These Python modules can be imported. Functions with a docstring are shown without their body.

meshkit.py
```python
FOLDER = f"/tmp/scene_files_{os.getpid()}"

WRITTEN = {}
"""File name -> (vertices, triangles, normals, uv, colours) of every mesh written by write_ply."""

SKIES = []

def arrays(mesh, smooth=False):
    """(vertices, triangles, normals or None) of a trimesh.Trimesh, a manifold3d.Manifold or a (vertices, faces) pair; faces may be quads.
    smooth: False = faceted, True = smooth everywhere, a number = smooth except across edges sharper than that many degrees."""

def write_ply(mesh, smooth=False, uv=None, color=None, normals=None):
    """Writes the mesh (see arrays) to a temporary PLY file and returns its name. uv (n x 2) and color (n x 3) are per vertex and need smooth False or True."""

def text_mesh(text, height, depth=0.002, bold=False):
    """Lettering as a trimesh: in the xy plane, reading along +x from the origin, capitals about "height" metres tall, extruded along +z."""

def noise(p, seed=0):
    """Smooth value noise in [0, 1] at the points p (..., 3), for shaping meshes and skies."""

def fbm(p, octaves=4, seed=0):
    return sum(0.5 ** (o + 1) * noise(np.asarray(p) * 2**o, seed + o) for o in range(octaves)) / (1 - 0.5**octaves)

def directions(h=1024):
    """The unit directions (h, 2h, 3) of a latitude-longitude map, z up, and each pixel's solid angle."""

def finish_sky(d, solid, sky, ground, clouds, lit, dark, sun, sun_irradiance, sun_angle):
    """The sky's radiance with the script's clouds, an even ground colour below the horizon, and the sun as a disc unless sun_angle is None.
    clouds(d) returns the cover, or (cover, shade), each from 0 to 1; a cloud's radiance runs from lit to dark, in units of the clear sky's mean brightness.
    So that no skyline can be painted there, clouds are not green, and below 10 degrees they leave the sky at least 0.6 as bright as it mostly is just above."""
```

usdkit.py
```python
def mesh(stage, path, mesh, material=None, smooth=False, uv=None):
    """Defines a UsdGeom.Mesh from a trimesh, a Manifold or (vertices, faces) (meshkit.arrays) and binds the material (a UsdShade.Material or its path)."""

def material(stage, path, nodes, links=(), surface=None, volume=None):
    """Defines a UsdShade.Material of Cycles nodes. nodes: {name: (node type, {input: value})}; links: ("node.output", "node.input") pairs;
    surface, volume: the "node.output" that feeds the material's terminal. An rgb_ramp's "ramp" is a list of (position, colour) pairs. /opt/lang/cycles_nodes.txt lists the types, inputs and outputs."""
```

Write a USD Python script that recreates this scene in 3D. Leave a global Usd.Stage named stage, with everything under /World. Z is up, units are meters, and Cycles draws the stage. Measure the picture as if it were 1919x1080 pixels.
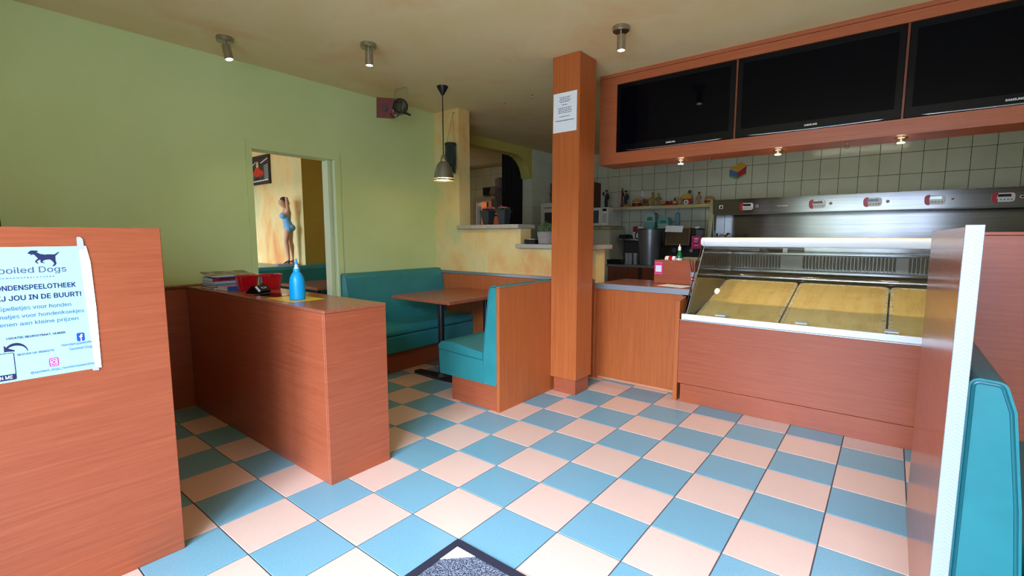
import math, random
import numpy as np, trimesh, manifold3d, usdkit, meshkit
from shapely.geometry import Polygon, Point, box as sbox, LineString
from shapely.ops import unary_union
from pxr import Usd, UsdGeom, UsdLux, UsdShade, Gf, Sdf

stage = Usd.Stage.CreateInMemory()
UsdGeom.SetStageUpAxis(stage, 'Z'); UsdGeom.SetStageMetersPerUnit(stage, 1.0)
UsdGeom.Xform.Define(stage, '/World')
PI = math.pi

# ------------------------------------------------------------------ camera, daylight, exposure
EXPOSURE = 0.38
YAW, PITCH = -0.67023, -0.10786
cam = UsdGeom.Camera.Define(stage, '/World/Camera')
f = np.array([math.sin(YAW)*math.cos(PITCH), math.cos(YAW)*math.cos(PITCH), math.sin(PITCH)])
r = np.array([math.cos(YAW), -math.sin(YAW), 0.0]); u = np.cross(r, f)
CAM = (1.3582, -1.3512, 1.2812)
cam.AddTransformOp().Set(Gf.Matrix4d(*r, 0, *u, 0, *(-f), 0, *CAM, 1))
cam.CreateHorizontalApertureAttr(36.0); cam.CreateFocalLengthAttr(36.0*893.46/1919)
cam.CreateClippingRangeAttr((0.02, 200.0)); cam.CreateExposureAttr(EXPOSURE)

def rect_light(name, loc, w, h, color, intensity, rot=(90, 0, 0)):
    l = UsdLux.RectLight.Define(stage, '/World/' + name)
    l.AddTranslateOp().Set(Gf.Vec3d(*loc)); l.AddRotateXYZOp().Set(Gf.Vec3f(*rot))
    l.CreateWidthAttr(w); l.CreateHeightAttr(h); l.CreateColorAttr(Gf.Vec3f(*color)); l.CreateIntensityAttr(intensity)
    return l
DAY = (0.68, 0.87, 1.24)
# overcast sky over the street: its light falls in through the four glazed bays of the shop front behind the photographer
rect_light('daylight_sky', (1.0, -9.0, 5.6), 13.0, 4.6, DAY, 30.0, (90-29, 0, 0))
# the paler light of the street and the houses opposite, at the glazing itself
BAYC = [(0.72, 0.95, 0.80), (0.70, 0.92, 1.0), DAY, DAY]; BAYI = [2.0, 4.0, 5.0, 4.0]     # trees stand before the left bays
BAYS = [(-0.50, 0.00), (0.07, 0.68), (0.76, 1.42), (1.50, 2.14)]
for k, (wx0, wx1) in enumerate(BAYS):
    rect_light('daylight_bay_%d' % k, ((wx0+wx1)/2, -2.44, 1.27), wx1-wx0, 2.2, BAYC[k], BAYI[k])
# the window of the second dining room
rect_light('daylight_far_room', (-4.9, -1.15, 1.5), 2.2, 1.7, DAY, 1.25)
dome = UsdLux.DomeLight.Define(stage, '/World/sky_dome')
dome.CreateColorAttr(Gf.Vec3f(0.8, 0.9, 1.1)); dome.CreateIntensityAttr(0.35)

# ------------------------------------------------------------------ helpers
def lin(c):
    c = np.asarray(c, float)/255.0
    return tuple(np.where(c <= 0.04045, c/12.92, ((c+0.055)/1.055)**2.4))
UsdGeom.Scope.Define(stage, '/World/Looks')
MATS = {}
def M(name, color=(200, 200, 200), rough=0.5, metal=0.0, **kw):
    """plain principled material, colour in sRGB 0-255"""
    if name not in MATS:
        d = dict(base_color=lin(color), roughness=rough, metallic=metal); d.update(kw)
        MATS[name] = usdkit.material(stage, '/World/Looks/'+name, {'p': ('principled_bsdf', d)}, [], surface='p.BSDF')
    return MATS[name]
def emit(name, color, strength):
    if name not in MATS:
        MATS[name] = usdkit.material(stage, '/World/Looks/'+name, {'e': ('emission', {'color': lin(color), 'strength': strength})}, [], surface='e.emission')
    return MATS[name]
def wood(name, c0, c1, c2, scale, rough=0.32, bump=0.02):
    """laminate with a fine grain drawn out along the axis whose scale is small"""
    n = {'g': ('geometry', {}), 'm': ('mapping', {'scale': scale}),
         'a': ('noise_texture', {'scale': 1.0, 'detail': 5.0, 'roughness': 0.62, 'distortion': 0.35}),
         'm2': ('mapping', {'scale': tuple(5.0*s for s in scale)}),
         'b': ('noise_texture', {'scale': 1.0, 'detail': 3.0, 'roughness': 0.6}),
         'mx': ('mix_float', {'fac': 0.4}),
         'r': ('rgb_ramp', {'ramp': [(0.30, lin(c0)), (0.5, lin(c1)), (0.70, lin(c2))]}),
         'bp': ('bump', {'strength': bump, 'distance': 0.002}),
         'p': ('principled_bsdf', {'roughness': rough, 'specular_ior_level': 0.45})}
    l = [('g.position', 'm.vector'), ('g.position', 'm2.vector'), ('m.vector', 'a.vector'), ('m2.vector', 'b.vector'), ('a.fac', 'mx.a'), ('b.fac', 'mx.b'),
         ('mx.result', 'r.fac'), ('r.color', 'p.base_color'), ('mx.result', 'bp.height'), ('bp.normal', 'p.normal')]
    MATS[name] = usdkit.material(stage, '/World/Looks/'+name, n, l, surface='p.BSDF'); return MATS[name]
def mottled(name, stops, scale, rough=0.7, detail=4.0, stretch=(1, 1, 1), bump=0.0, vary=0.0, spec=0.4, metal=0.0):
    """a surface whose own colour clouds from one tone to another"""
    n = {'g': ('geometry', {}), 'm': ('mapping', {'scale': stretch}),
         'a': ('noise_texture', {'scale': scale, 'detail': detail, 'roughness': 0.6, 'distortion': 0.4}),
         'r': ('rgb_ramp', {'ramp': [(p, lin(c)) for p, c in stops]}),
         'p': ('principled_bsdf', {'roughness': rough, 'specular_ior_level': spec, 'metallic': metal})}
    l = [('g.position', 'm.vector'), ('m.vector', 'a.vector'), ('a.fac', 'r.fac')]
    last = 'r.color'
    if vary:
        n['o'] = ('object_info', {}); n['mr'] = ('map_range', {'from_min': 0.0, 'from_max': 1.0, 'to_min': 1-vary, 'to_max': 1+vary})
        n['h'] = ('hsv', {})
        l += [('o.random', 'mr.value'), ('mr.result', 'h.value'), ('r.color', 'h.color')]; last = 'h.color'
    l.append((last, 'p.base_color'))
    if bump:
        n['bp'] = ('bump', {'strength': bump, 'distance': 0.003}); l += [('a.fac', 'bp.height'), ('bp.normal', 'p.normal')]
    MATS[name] = usdkit.material(stage, '/World/Looks/'+name, n, l, surface='p.BSDF'); return MATS[name]
def glass_pane(name, tint=(1, 1, 1)):
    n = {'t': ('transparent_bsdf', {'color': tint}), 'g': ('glossy_bsdf', {'color': (1, 1, 1), 'roughness': 0.0}), 'f': ('fresnel', {'IOR': 1.5}), 'm': ('mix_closure', {})}
    MATS[name] = usdkit.material(stage, '/World/Looks/'+name, n, [('f.fac', 'm.fac'), ('t.BSDF', 'm.closure1'), ('g.BSDF', 'm.closure2')], surface='m.closure'); return MATS[name]

COUNT = {}
def numbered(parent, name):
    k = COUNT.get((parent, name), 0); COUNT[(parent, name)] = k+1
    return name if k == 0 else '%s_%03d' % (name, k)
def data(p, **kw):
    for k, v in kw.items():
        if v: p.SetCustomDataByKey(k, v)
def thing(name, label, cat, loc=(0, 0, 0), rz=0.0, group=None, kind=None):
    path = '/World/' + numbered('/World', name)
    x = UsdGeom.Xform.Define(stage, path); x.AddTranslateOp().Set(Gf.Vec3d(*loc)); x.AddRotateZOp().Set(math.degrees(rz))
    data(x.GetPrim(), label=label, category=cat, group=group, kind=kind)
    return path
def part(parent, name, mesh, mat, smooth=False, label=None, kind=None):
    path = parent + '/' + numbered(parent, name)
    usdkit.mesh(stage, path, mesh, mat, smooth=smooth)
    data(stage.GetPrimAtPath(path), label=label, kind=kind)
    return path
def solo(name, mesh, mat, label, cat, smooth=False, group=None, kind=None):
    path = part('/World', name, mesh, mat, smooth)
    data(stage.GetPrimAtPath(path), label=label, category=cat, group=group, kind=kind)
    return path
def struct(name, mesh, mat, label=None, smooth=False):
    path = part('/World', name, mesh, mat, smooth); data(stage.GetPrimAtPath(path), kind='structure', label=label); return path
def struct_x(name, label=None):
    path = '/World/' + numbered('/World', name); x = UsdGeom.Xform.Define(stage, path); data(x.GetPrim(), kind='structure', label=label); return path
def dup(src, loc, rz=0.0, label=None, sz=None):
    s = stage.GetPrimAtPath(src); was = s.GetCustomData()
    base = s.GetName(); base = base[:-4] if base[-4:-3] == '_' and base[-3:].isdigit() else base
    p = thing(base, label or was['label'], was['category'], loc, rz, was.get('group'))
    q = stage.GetPrimAtPath(p); q.GetReferences().AddInternalReference(src); q.SetInstanceable(True)
    return p

S8 = np.array([[i, j, k] for i in (-1, 1) for j in (-1, 1) for k in (-1, 1)], float)
_cb = []
for s in S8:
    for a in range(3):
        v = s*0.8; v[a] = s[a]; _cb.append(v)
_CBF = trimesh.convex.convex_hull(np.array(_cb), qhull_options='QbB Pp Qt')
_idx = [int(np.argmin(np.linalg.norm(np.array(_cb)-v, axis=1))) for v in _CBF.vertices]
_CBF = np.array([[_idx[i] for i in t] for t in _CBF.faces])
def cbox(x0, x1, y0, y1, z0, z1, c=0.003):
    """box with chamfered edges"""
    c = min(c, 0.45*min(abs(x1-x0), abs(y1-y0), abs(z1-z0)))
    h = np.array([x1-x0, y1-y0, z1-z0])/2; m = np.array([x1+x0, y1+y0, z1+z0])/2
    v = []
    for s in S8:
        for a in range(3):
            q = s*(h-c); q[a] = s[a]*h[a]; v.append(q+m)
    return trimesh.Trimesh(np.array(v), _CBF, process=False)
def cat(*ms): return trimesh.util.concatenate([m for m in ms])
def rbox(x0, x1, y0, y1, z0, z1, r, n=16):
    """box with round edges (hull of spheres)"""
    s = trimesh.creation.uv_sphere(r, count=[n//2+1, n]).vertices
    P = np.vstack([s+np.array([x, y, z]) for x in (x0+r, x1-r) for y in (y0+r, y1-r) for z in (z0+r, z1-r)])
    return trimesh.convex.convex_hull(P)
def T(m, loc=(0, 0, 0), rot=None):
    m = m.copy()
    if rot is not None: m.apply_transform(trimesh.transformations.euler_matrix(*rot))
    m.apply_translation(loc); return m
def poly_extrude(p, d):
    if not isinstance(p, (Polygon,)) and not hasattr(p, 'geoms'): p = Polygon(p)
    gs = [g for g in getattr(p, 'geoms', [p]) if g.area > 1e-10]
    return trimesh.util.concatenate([trimesh.creation.extrude_polygon(g.simplify(1e-5), d, engine='earcut') for g in gs])
def along_y(p, y0, y1):          # polygon in (x, z)
    m = poly_extrude(p, y1-y0); v = m.vertices
    m.vertices = np.c_[v[:, 0], y1-v[:, 2], v[:, 1]]; return m
def along_x(p, x0, x1):          # polygon in (y, z)
    m = poly_extrude(p, x1-x0); v = m.vertices
    m.vertices = np.c_[x0+v[:, 2], v[:, 0], v[:, 1]]; return m
def along_z(p, z0, z1):
    m = poly_extrude(p, z1-z0); m.apply_translation((0, 0, z0)); return m
def rounded(pts, r, res=6):
    p = Polygon(pts); return p.buffer(-r).buffer(r, quad_segs=res)
def tube(pts, rad, sides=8, closed=False):
    p = np.asarray(pts, float)
    t = (np.roll(p, -1, 0)-np.roll(p, 1, 0)) if closed else np.gradient(p, axis=0)
    t /= np.linalg.norm(t, axis=1, keepdims=True)+1e-12
    nrm = np.cross(t[0], [0, 0, 1.0] if abs(t[0][2]) < 0.9 else [1.0, 0, 0]); nrm /= np.linalg.norm(nrm)
    N = []
    for k in range(len(p)):
        nrm = nrm-t[k]*np.dot(nrm, t[k]); nrm /= np.linalg.norm(nrm)+1e-12; N.append(nrm)
    N = np.array(N); B = np.cross(t, N)
    a = np.arange(sides)*2*PI/sides; rad = np.broadcast_to(rad, (len(p),))
    v = p[:, None]+rad[:, None, None]*(np.cos(a)[None, :, None]*N[:, None]+np.sin(a)[None, :, None]*B[:, None])
    v = v.reshape(-1, 3); F = []
    K = len(p)
    for i in range(K if closed else K-1):
        for j in range(sides):
            q = [i*sides+j, i*sides+(j+1) % sides, ((i+1) % K)*sides+(j+1) % sides, ((i+1) % K)*sides+j]
            F += [[q[0], q[1], q[2]], [q[0], q[2], q[3]]]
    if not closed:
        for e, fl in ((0, True), (K-1, False)):
            c = len(v); v = np.vstack([v, p[e]])
            for j in range(sides):
                q = [c, e*sides+j, e*sides+(j+1) % sides]; F.append(q[::-1] if fl else q)
    return trimesh.Trimesh(v, F, process=False)
def lathe(prof, n=32):
    return trimesh.creation.revolve(np.asarray(prof, float), sections=n)
def ball(c, rr, n=2):
    m = trimesh.creation.icosphere(subdivisions=n, radius=1.0); m.apply_scale(rr); m.apply_translation(c); return m
def body(bones, joints, step=0.02, smooth=8):
    """bones: pairs of joints (position, radius); one continuous smoothed surface"""
    out = None
    sph = trimesh.creation.icosphere(subdivisions=2, radius=1.0).vertices
    for a, b in bones:
        (pa, ra), (pb, rb) = joints[a], joints[b]
        pts = np.vstack([sph*ra+np.array(pa), sph*rb+np.array(pb)])
        h = manifold3d.Manifold.hull_points(pts.astype(np.float64))
        out = h if out is None else out+h
    out = out.refine_to_length(step)
    m = out.to_mesh(); t = trimesh.Trimesh(np.array(m.vert_properties[:, :3]), np.array(m.tri_verts), process=True)
    trimesh.smoothing.filter_taubin(t, iterations=smooth); return t
def fit_text(s, height, width=None, bold=False, depth=0.0006):
    m = meshkit.text_mesh(s, height, depth, bold)
    if width:
        b = m.bounds; m.apply_translation((-b[0][0], 0, 0)); m.apply_scale((width/(b[1][0]-b[0][0]), 1, 1))
    return m
def face(m, axis, loc):
    """turn lettering drawn in xy: axis '-y' reads along +x on a wall that looks to -y; '+x' reads along +y on a wall that looks to +x"""
    v = m.vertices
    w = {'-y': np.c_[v[:, 0], -v[:, 2], v[:, 1]], '+x': np.c_[v[:, 2], v[:, 0], v[:, 1]]}[axis]
    m = trimesh.Trimesh(w+np.array(loc), m.faces, process=False); return m

# ------------------------------------------------------------------ materials
WH = wood('wood_across', (148, 72, 44), (164, 82, 51), (177, 93, 60), (2.2, 2.2, 80))          # laminate, grain lying
WV = wood('wood_upright', (164, 82, 38), (182, 96, 46), (196, 108, 56), (80, 80, 1.6))          # laminate, grain upright
WHO = wood('wood_header', (160, 82, 46), (176, 94, 56), (188, 104, 64), (2.2, 2.2, 80))
WT = wood('wood_top', (140, 76, 52), (158, 88, 62), (172, 100, 74), (70, 2.4, 70), 0.22)        # table tops, grain along y
WTX = wood('wood_top_across', (140, 76, 52), (158, 88, 62), (172, 100, 74), (2.4, 70, 70), 0.22)
WD = wood('wood_dark', (96, 46, 24), (116, 58, 32), (134, 70, 40), (30, 30, 2))
GREEN = mottled('green_paint', [(0.3, (200, 216, 146)), (0.7, (210, 224, 160))], 1.1, 0.75)
TRIMG = M('green_trim_paint', (206, 216, 170), 0.45)
CEIL = mottled('ceiling_wash', [(0.25, (226, 188, 130)), (0.48, (230, 210, 158)), (0.75, (224, 202, 142))], 1.6, 0.8, 5.0)
YEL = mottled('yellow_wash', [(0.30, (230, 152, 88)), (0.44, (234, 194, 122)), (0.56, (234, 210, 146)), (0.70, (206, 206, 146))], 2.2, 0.75, 4.0, (1, 1, 0.6))
OLIVE = mottled('olive_wash', [(0.3, (198, 150, 62)), (0.55, (196, 158, 66)), (0.75, (160, 150, 62))], 1.8, 0.75, 4.0)
YGREEN = M('yellow_green_paint', (206, 190, 96), 0.7)
TEAL = mottled('teal_leatherette', [(0.3, (44, 126, 126)), (0.7, (52, 136, 134))], 6.0, 0.36, 3.0, bump=0.02)
TEALP = M('teal_piping', (22, 102, 106), 0.4)
T_BLUE = mottled('tile_blue', [(0.35, (106, 150, 162)), (0.65, (128, 170, 180))], 300.0, 0.25, 2.0, vary=0.03)
T_PINK = mottled('tile_pink', [(0.35, (214, 174, 152)), (0.65, (232, 194, 172))], 300.0, 0.25, 2.0, vary=0.02)
GROUT = M('grout', (74, 68, 72), 0.9)
T_CREAM = mottled('tile_cream', [(0.3, (216, 218, 192)), (0.7, (224, 226, 202))], 4.0, 0.12, 2.0, vary=0.03)
GROUTK = M('grout_kitchen', (96, 94, 84), 0.9)
ALU = M('brushed_aluminium', (188, 190, 192), 0.34, 0.9)
CHECKER = M('checker_plate', (150, 155, 160), 0.42, 0.4)
NICKEL = M('brushed_nickel', (176, 170, 158), 0.32, 1.0)
STEEL = mottled('brushed_steel', [(0.3, (118, 117, 114)), (0.7, (132, 131, 127))], 1.0, 0.15, 3.0, (1.5, 1.5, 60), metal=1.0)
STEELD = M('dark_steel', (98, 96, 90), 0.35, 1.0)
BLACKM = M('black_enamel', (22, 22, 26), 0.35)
BLACKP = M('black_plastic', (16, 16, 18), 0.4)
BLACKG = M('black_gloss', (8, 8, 12), 0.06)
SCREEN = M('dark_screen', (5, 6, 11), 0.05, specular_ior_level=0.1)
BEZEL = M('bezel_gloss', (10, 11, 16), 0.12, specular_ior_level=0.22)
WHITEP = M('white_plastic', (244, 246, 244), 0.35)
CREAMP = M('cream_enamel', (222, 220, 200), 0.35)
PAPER = M('white_paper', (236, 238, 240), 0.8)
STONE = mottled('sill_stone', [(0.3, (170, 160, 146)), (0.7, (188, 178, 164))], 30.0, 0.4, 3.0)
NAVY = M('print_navy', (22, 28, 92), 0.7)
TEALTXT = M('print_teal', (66, 104, 156), 0.7)
BLUEGREYTXT = M('print_slate', (70, 76, 120), 0.7)
RED = M('red_plastic', (196, 24, 30), 0.3)
SKIN = M('figure_skin', (222, 166, 126), 0.5)
WARMBULB = emit('lit_bulb', (255, 232, 190), 18.0)
GLASS = glass_pane('clear_pane', (0.97, 0.98, 0.97))

# ------------------------------------------------------------------ setting: floor of separate tiles
TS = 0.30
def in_view(p, margin=90):
    d = np.array(p, float)-np.array(CAM); z = d@f
    if z < 0.15: return False
    x = 959.5+893.46*(d@r)/z; y = 540-893.46*(d@u)/z
    return -margin < x < 1919+margin and -margin < y < 1080+margin
def floor_tile(i, j):
    g, h, b = 0.0024, 0.0, 0.0012
    x0, x1, y0, y1 = i*TS+g, (i+1)*TS-g, j*TS+g, (j+1)*TS-g
    return cbox(x0, x1, y0, y1, -0.010, 0.0, b)
fl = struct_x('floor', 'floor of alternating blue and pink speckled square tiles')
part(fl, 'screed', cbox(-6.7, 4.8, -2.5, 6.1, -0.12, -0.0025, 0.001), GROUT)
rest = {0: [], 1: []}
for i in range(-23, 16):
    for j in range(-9, 21):
        c = ((i+0.5)*TS, (j+0.5)*TS, 0)
        par = (i+j) % 2
        shown = -2.8 < c[0] < 2.6 and -1.35 < c[1] < 2.85 and in_view(c) and not (c[0] < -0.95 and c[1] < -0.75) and not (c[0] > 1.55 and c[1] > -0.1) and not (c[1] > 2.5 and c[0] > 0.2) and not (c[1] > 2.55)
        if shown: part(fl, 'tile', floor_tile(i, j), (T_BLUE, T_PINK)[par])
        else: rest[par].append(floor_tile(i, j))
part(fl, 'tiling', cat(*rest[0]), T_BLUE, kind='stuff'); part(fl, 'tiling', cat(*rest[1]), T_PINK, kind='stuff')

ZC = 2.659
struct('ceiling', cbox(-6.7, 4.8, -2.6, 6.2, ZC, ZC+0.12, 0.001), CEIL, 'ceiling with clouded beige and ochre wash')

# left wall with the doorway to the second dining room
wl = Polygon([(-2.6, 0), (2.449, 0), (2.449, ZC), (-2.6, ZC)]).difference(sbox(0.415, -1, 1.215, 2.02))
struct('wall_left', along_x(wl, -2.90, -2.78), GREEN, 'light green painted wall')
dr = struct_x('trim_1', 'pale green doorway casing')
part(dr, 'casing', along_x(sbox(0.400, 0, 1.243, 2.066).difference(sbox(0.447, -1, 1.185, 1.993)), -2.781, -2.766), GREEN)
part(dr, 'jamb', cbox(-2.93, -2.783, 0.415, 0.447, 0, 1.992, 0.002), TRIMG)
part(dr, 'jamb', cbox(-2.93, -2.783, 1.185, 1.215, 0, 1.992, 0.002), TRIMG)
part(dr, 'stop', cbox(-2.93, -2.83, 1.150, 1.1845, 0, 1.992, 0.003), TRIMG)
part(dr, 'head', cbox(-2.93, -2.783, 0.415, 1.215, 1.993, 2.02, 0.002), GREEN)

# low wainscot on the left wall
ws = struct_x('trim_2', 'wood wainscot with dark rail on the green wall')
part(ws, 'panel', cbox(-2.781, -2.705, -2.28, 0.36, 0, 0.900, 0.002), WH)
part(ws, 'rail', cbox(-2.781, -2.695, -2.28, 0.37, 0.900, 0.922, 0.003), WD)

# yellow wall with stepped pass-through to the kitchen
YW0, YW1 = 2.45, 2.62
yw = Polygon([(-2.90, 0), (-0.70, 0), (-0.70, 1.165), (-1.545, 1.165), (-1.545, 1.36), (-2.391, 1.36), (-2.391, ZC), (-2.90, ZC)])
struct('wall_back', along_y(yw, YW0, YW1), YEL, 'yellow sponged wall with stepped opening to the kitchen')
wb = struct_x('trim_3', 'upright grained wood panel under an aluminium rail on the yellow wall')
part(wb, 'panel', cbox(-2.775, -0.701, 2.432, YW0, 0, 0.868, 0.002), WV)
part(wb, 'rail', cbox(-2.775, -0.701, 2.425, YW0, 0.868, 0.900, 0.003), ALU)
sl = struct_x('trim_4', 'grey stone sills on the stepped wall')
part(sl, 'sill', cbox(-2.388, -1.535, 2.395, 2.68, 1.361, 1.402, 0.004), STONE)
part(sl, 'sill', cbox(-1.575, -0.655, 2.395, 2.68, 1.166, 1.206, 0.004), STONE)

# kitchen: tiled left wall with an arched opening, tiled rear wall
def wall_tiles(path, plane, axis, us, zs, mat, pred=None, rows=None):
    """glazed tiles in front of a wall: axis 'y' = wall looks to -y, 'x' = wall looks to +x"""
    g = 0.0024
    for a, b in zip(us[:-1], us[1:]):
        for c, d in zip(zs[:-1], zs[1:]):
            if pred and not pred((a+b)/2, (c+d)/2): continue
            if axis == 'y': m = cbox(a+g, b-g, plane-0.006, plane, c+g, d-g, 0.0015)
            else: m = cbox(plane, plane+0.006, a+g, b-g, c+g, d-g, 0.0015)
            part(path, 'tile', m, mat)
YK = 6.0
wk = struct_x('wall_rear', 'kitchen rear wall of cream tiles')
part(wk, 'plaster', cbox(-3.40, 4.7, YK, YK+0.12, 0, ZC, 0.001), GROUTK)
ux = [-3.22+0.2*k for k in range(1, 32)]; uz = [0.76, 1.01, 1.26, 1.51, 1.76, 2.01, 2.26, 2.51, ZC]
wall_tiles(wk, YK-0.0005, 'y', ux, uz, T_CREAM, lambda x, z: z > 1.2)
lw = Polygon([(2.62, 0), (6.0, 0), (6.0, ZC), (2.62, ZC)])
arch = Polygon([(2.62, 1.0), (4.905, 1.0), (4.905, 2.20), (4.85, 2.20), (4.826, 2.294), (4.784, 2.375), (4.71, 2.451), (4.625, 2.498), (4.526, 2.525), (4.33, 2.528), (2.62, 2.53)])
hole = arch
lwp = lw.difference(hole)
struct('wall_kitchen', along_x(lwp, -3.37, -3.20), YGREEN, 'yellow green kitchen partition with arched opening')
kl = struct_x('trim_5', 'cream tiles facing the kitchen partition')
ul = [4.908, 5.06, 5.26, 5.46, 5.66, 5.86, 5.99]; zl = [0.99, 1.243, 1.496, 1.749, 2.001, 2.247, 2.494, ZC-0.001]
wall_tiles(kl, -3.1995, 'x', ul, zl, T_CREAM)
for c, d in zip(zl[:-3], zl[1:-2]):     # the narrow end of the partition
    part(kl, 'tile', cbox(-3.368, -3.2, 4.8985, 4.9045, c+0.0016, d-0.0016, 0.0015), T_CREAM)
# room behind the partition
br = struct_x('wall_scullery', 'tiled wall of the back room with a doorway')
part(br, 'plaster', along_y(Polygon([(-6.6, 0), (-3.37, 0), (-3.37, ZC), (-6.6, ZC)]).difference(sbox(-5.38, -1, -4.62, 2.0)), 6.0, 6.12), M('grey_plaster', (150, 146, 138), 0.8))
gx = [-5.615+0.2*k for k in range(0, 11)]; gz = [1.16, 1.43, 1.70, 1.97, 2.238, 2.506, 2.65]
wall_tiles(br, 5.9995, 'y', gx, gz, T_CREAM, lambda x, z: not (-5.45 < x < -4.55 and z < 2.1))
df = struct_x('trim_6', 'beige door frame in the back room')
FR = M('beige_frame', (196, 184, 160), 0.5)
part(df, 'casing', along_y(sbox(-5.46, 0, -4.54, 2.08).difference(sbox(-5.38, -1, -4.62, 2.0)), 5.965, 5.992), FR)
struct('wall_passage', cbox(-6.6, -3.5, 7.2, 7.3, 0, ZC, 0.001), M('orange_wall', (236, 140, 80), 0.8), 'orange wall seen through the back room doorway')
struct('wall_side', cbox(-6.7, -6.6, -1.3, 7.3, 0, ZC, 0.001), YEL)
# the remaining shell, out of the frame
struct('wall_right', cbox(4.7, 4.82, -2.6, 6.1, 0, ZC, 0.001), GREEN)
fw = sbox(-2.9, 0, 4.8, ZC)
for wx0, wx1 in BAYS: fw = fw.difference(sbox(wx0, 0.16, wx1, 2.38))
struct('wall_front', along_y(fw, -2.40, -2.30), M('front_frame', (222, 222, 214), 0.5), 'glazed shop front')
# second dining room
struct('wall_far', cat(cbox(-6.6, -4.30, 1.68, 2.9, 0, ZC, 0.001)), YEL, 'yellow sponged wall corner in the second dining room')
struct('wall_far_side', cbox(-4.303, -4.295, 1.6805, 2.9, 0, ZC, 0.0005), OLIVE, 'ochre wash on the side of the corner')
struct('wall_far_back', cbox(-6.6, -2.9, 2.9, 3.0, 0, ZC, 0.001), OLIVE)
ff = sbox(-6.7, 0, -2.78, ZC).difference(sbox(-6.0, 0.65, -3.8, 2.35))
struct('wall_far_front', along_y(ff, -1.10, -1.0), YEL)

# ------------------------------------------------------------------ column, header with screens, serving counter
t = thing('column', 'square wooden column with plinth carrying a white notice', 'column', kind=None)
part(t, 'shaft', cbox(-0.797, -0.553, 1.880, 2.128, 0.125, ZC, 0.003), WV)
part(t, 'plinth', cbox(-0.775, -0.568, 1.900, 2.112, 0, 0.125, 0.002), WH)
t = thing('notice', 'white printed page taped to the wooden column', 'notice')
part(t, 'sheet', along_y([(-0.788, 2.086), (-0.577, 2.086), (-0.575, 2.381), (-0.786, 2.381)], 1.8775, 1.8795), PAPER)
rng = random.Random(4)
ink = []
for z, w, b in [(2.346, .100, 0), (2.334, .088, 0), (2.322, .105, 0), (2.311, .082, 0), (2.290, .05, 0), (2.267, .125, 0), (2.255, .110, 0), (2.243, .122, 0), (2.231, .115, 0), (2.203, .095, 0), (2.173, .165, 1)]:
    x = -0.682-w/2
    while x < -0.682+w/2-0.004:
        ww = min(rng.uniform(0.008, 0.022), -0.682+w/2-x)
        ink.append(cbox(x, x+ww, 1.8770, 1.8776, z-0.0022-0.0008*b, z+0.0022+0.0008*b, 0.0001)); x += ww+0.004
part(t, 'print', cat(*ink), BLUEGREYTXT)

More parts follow.
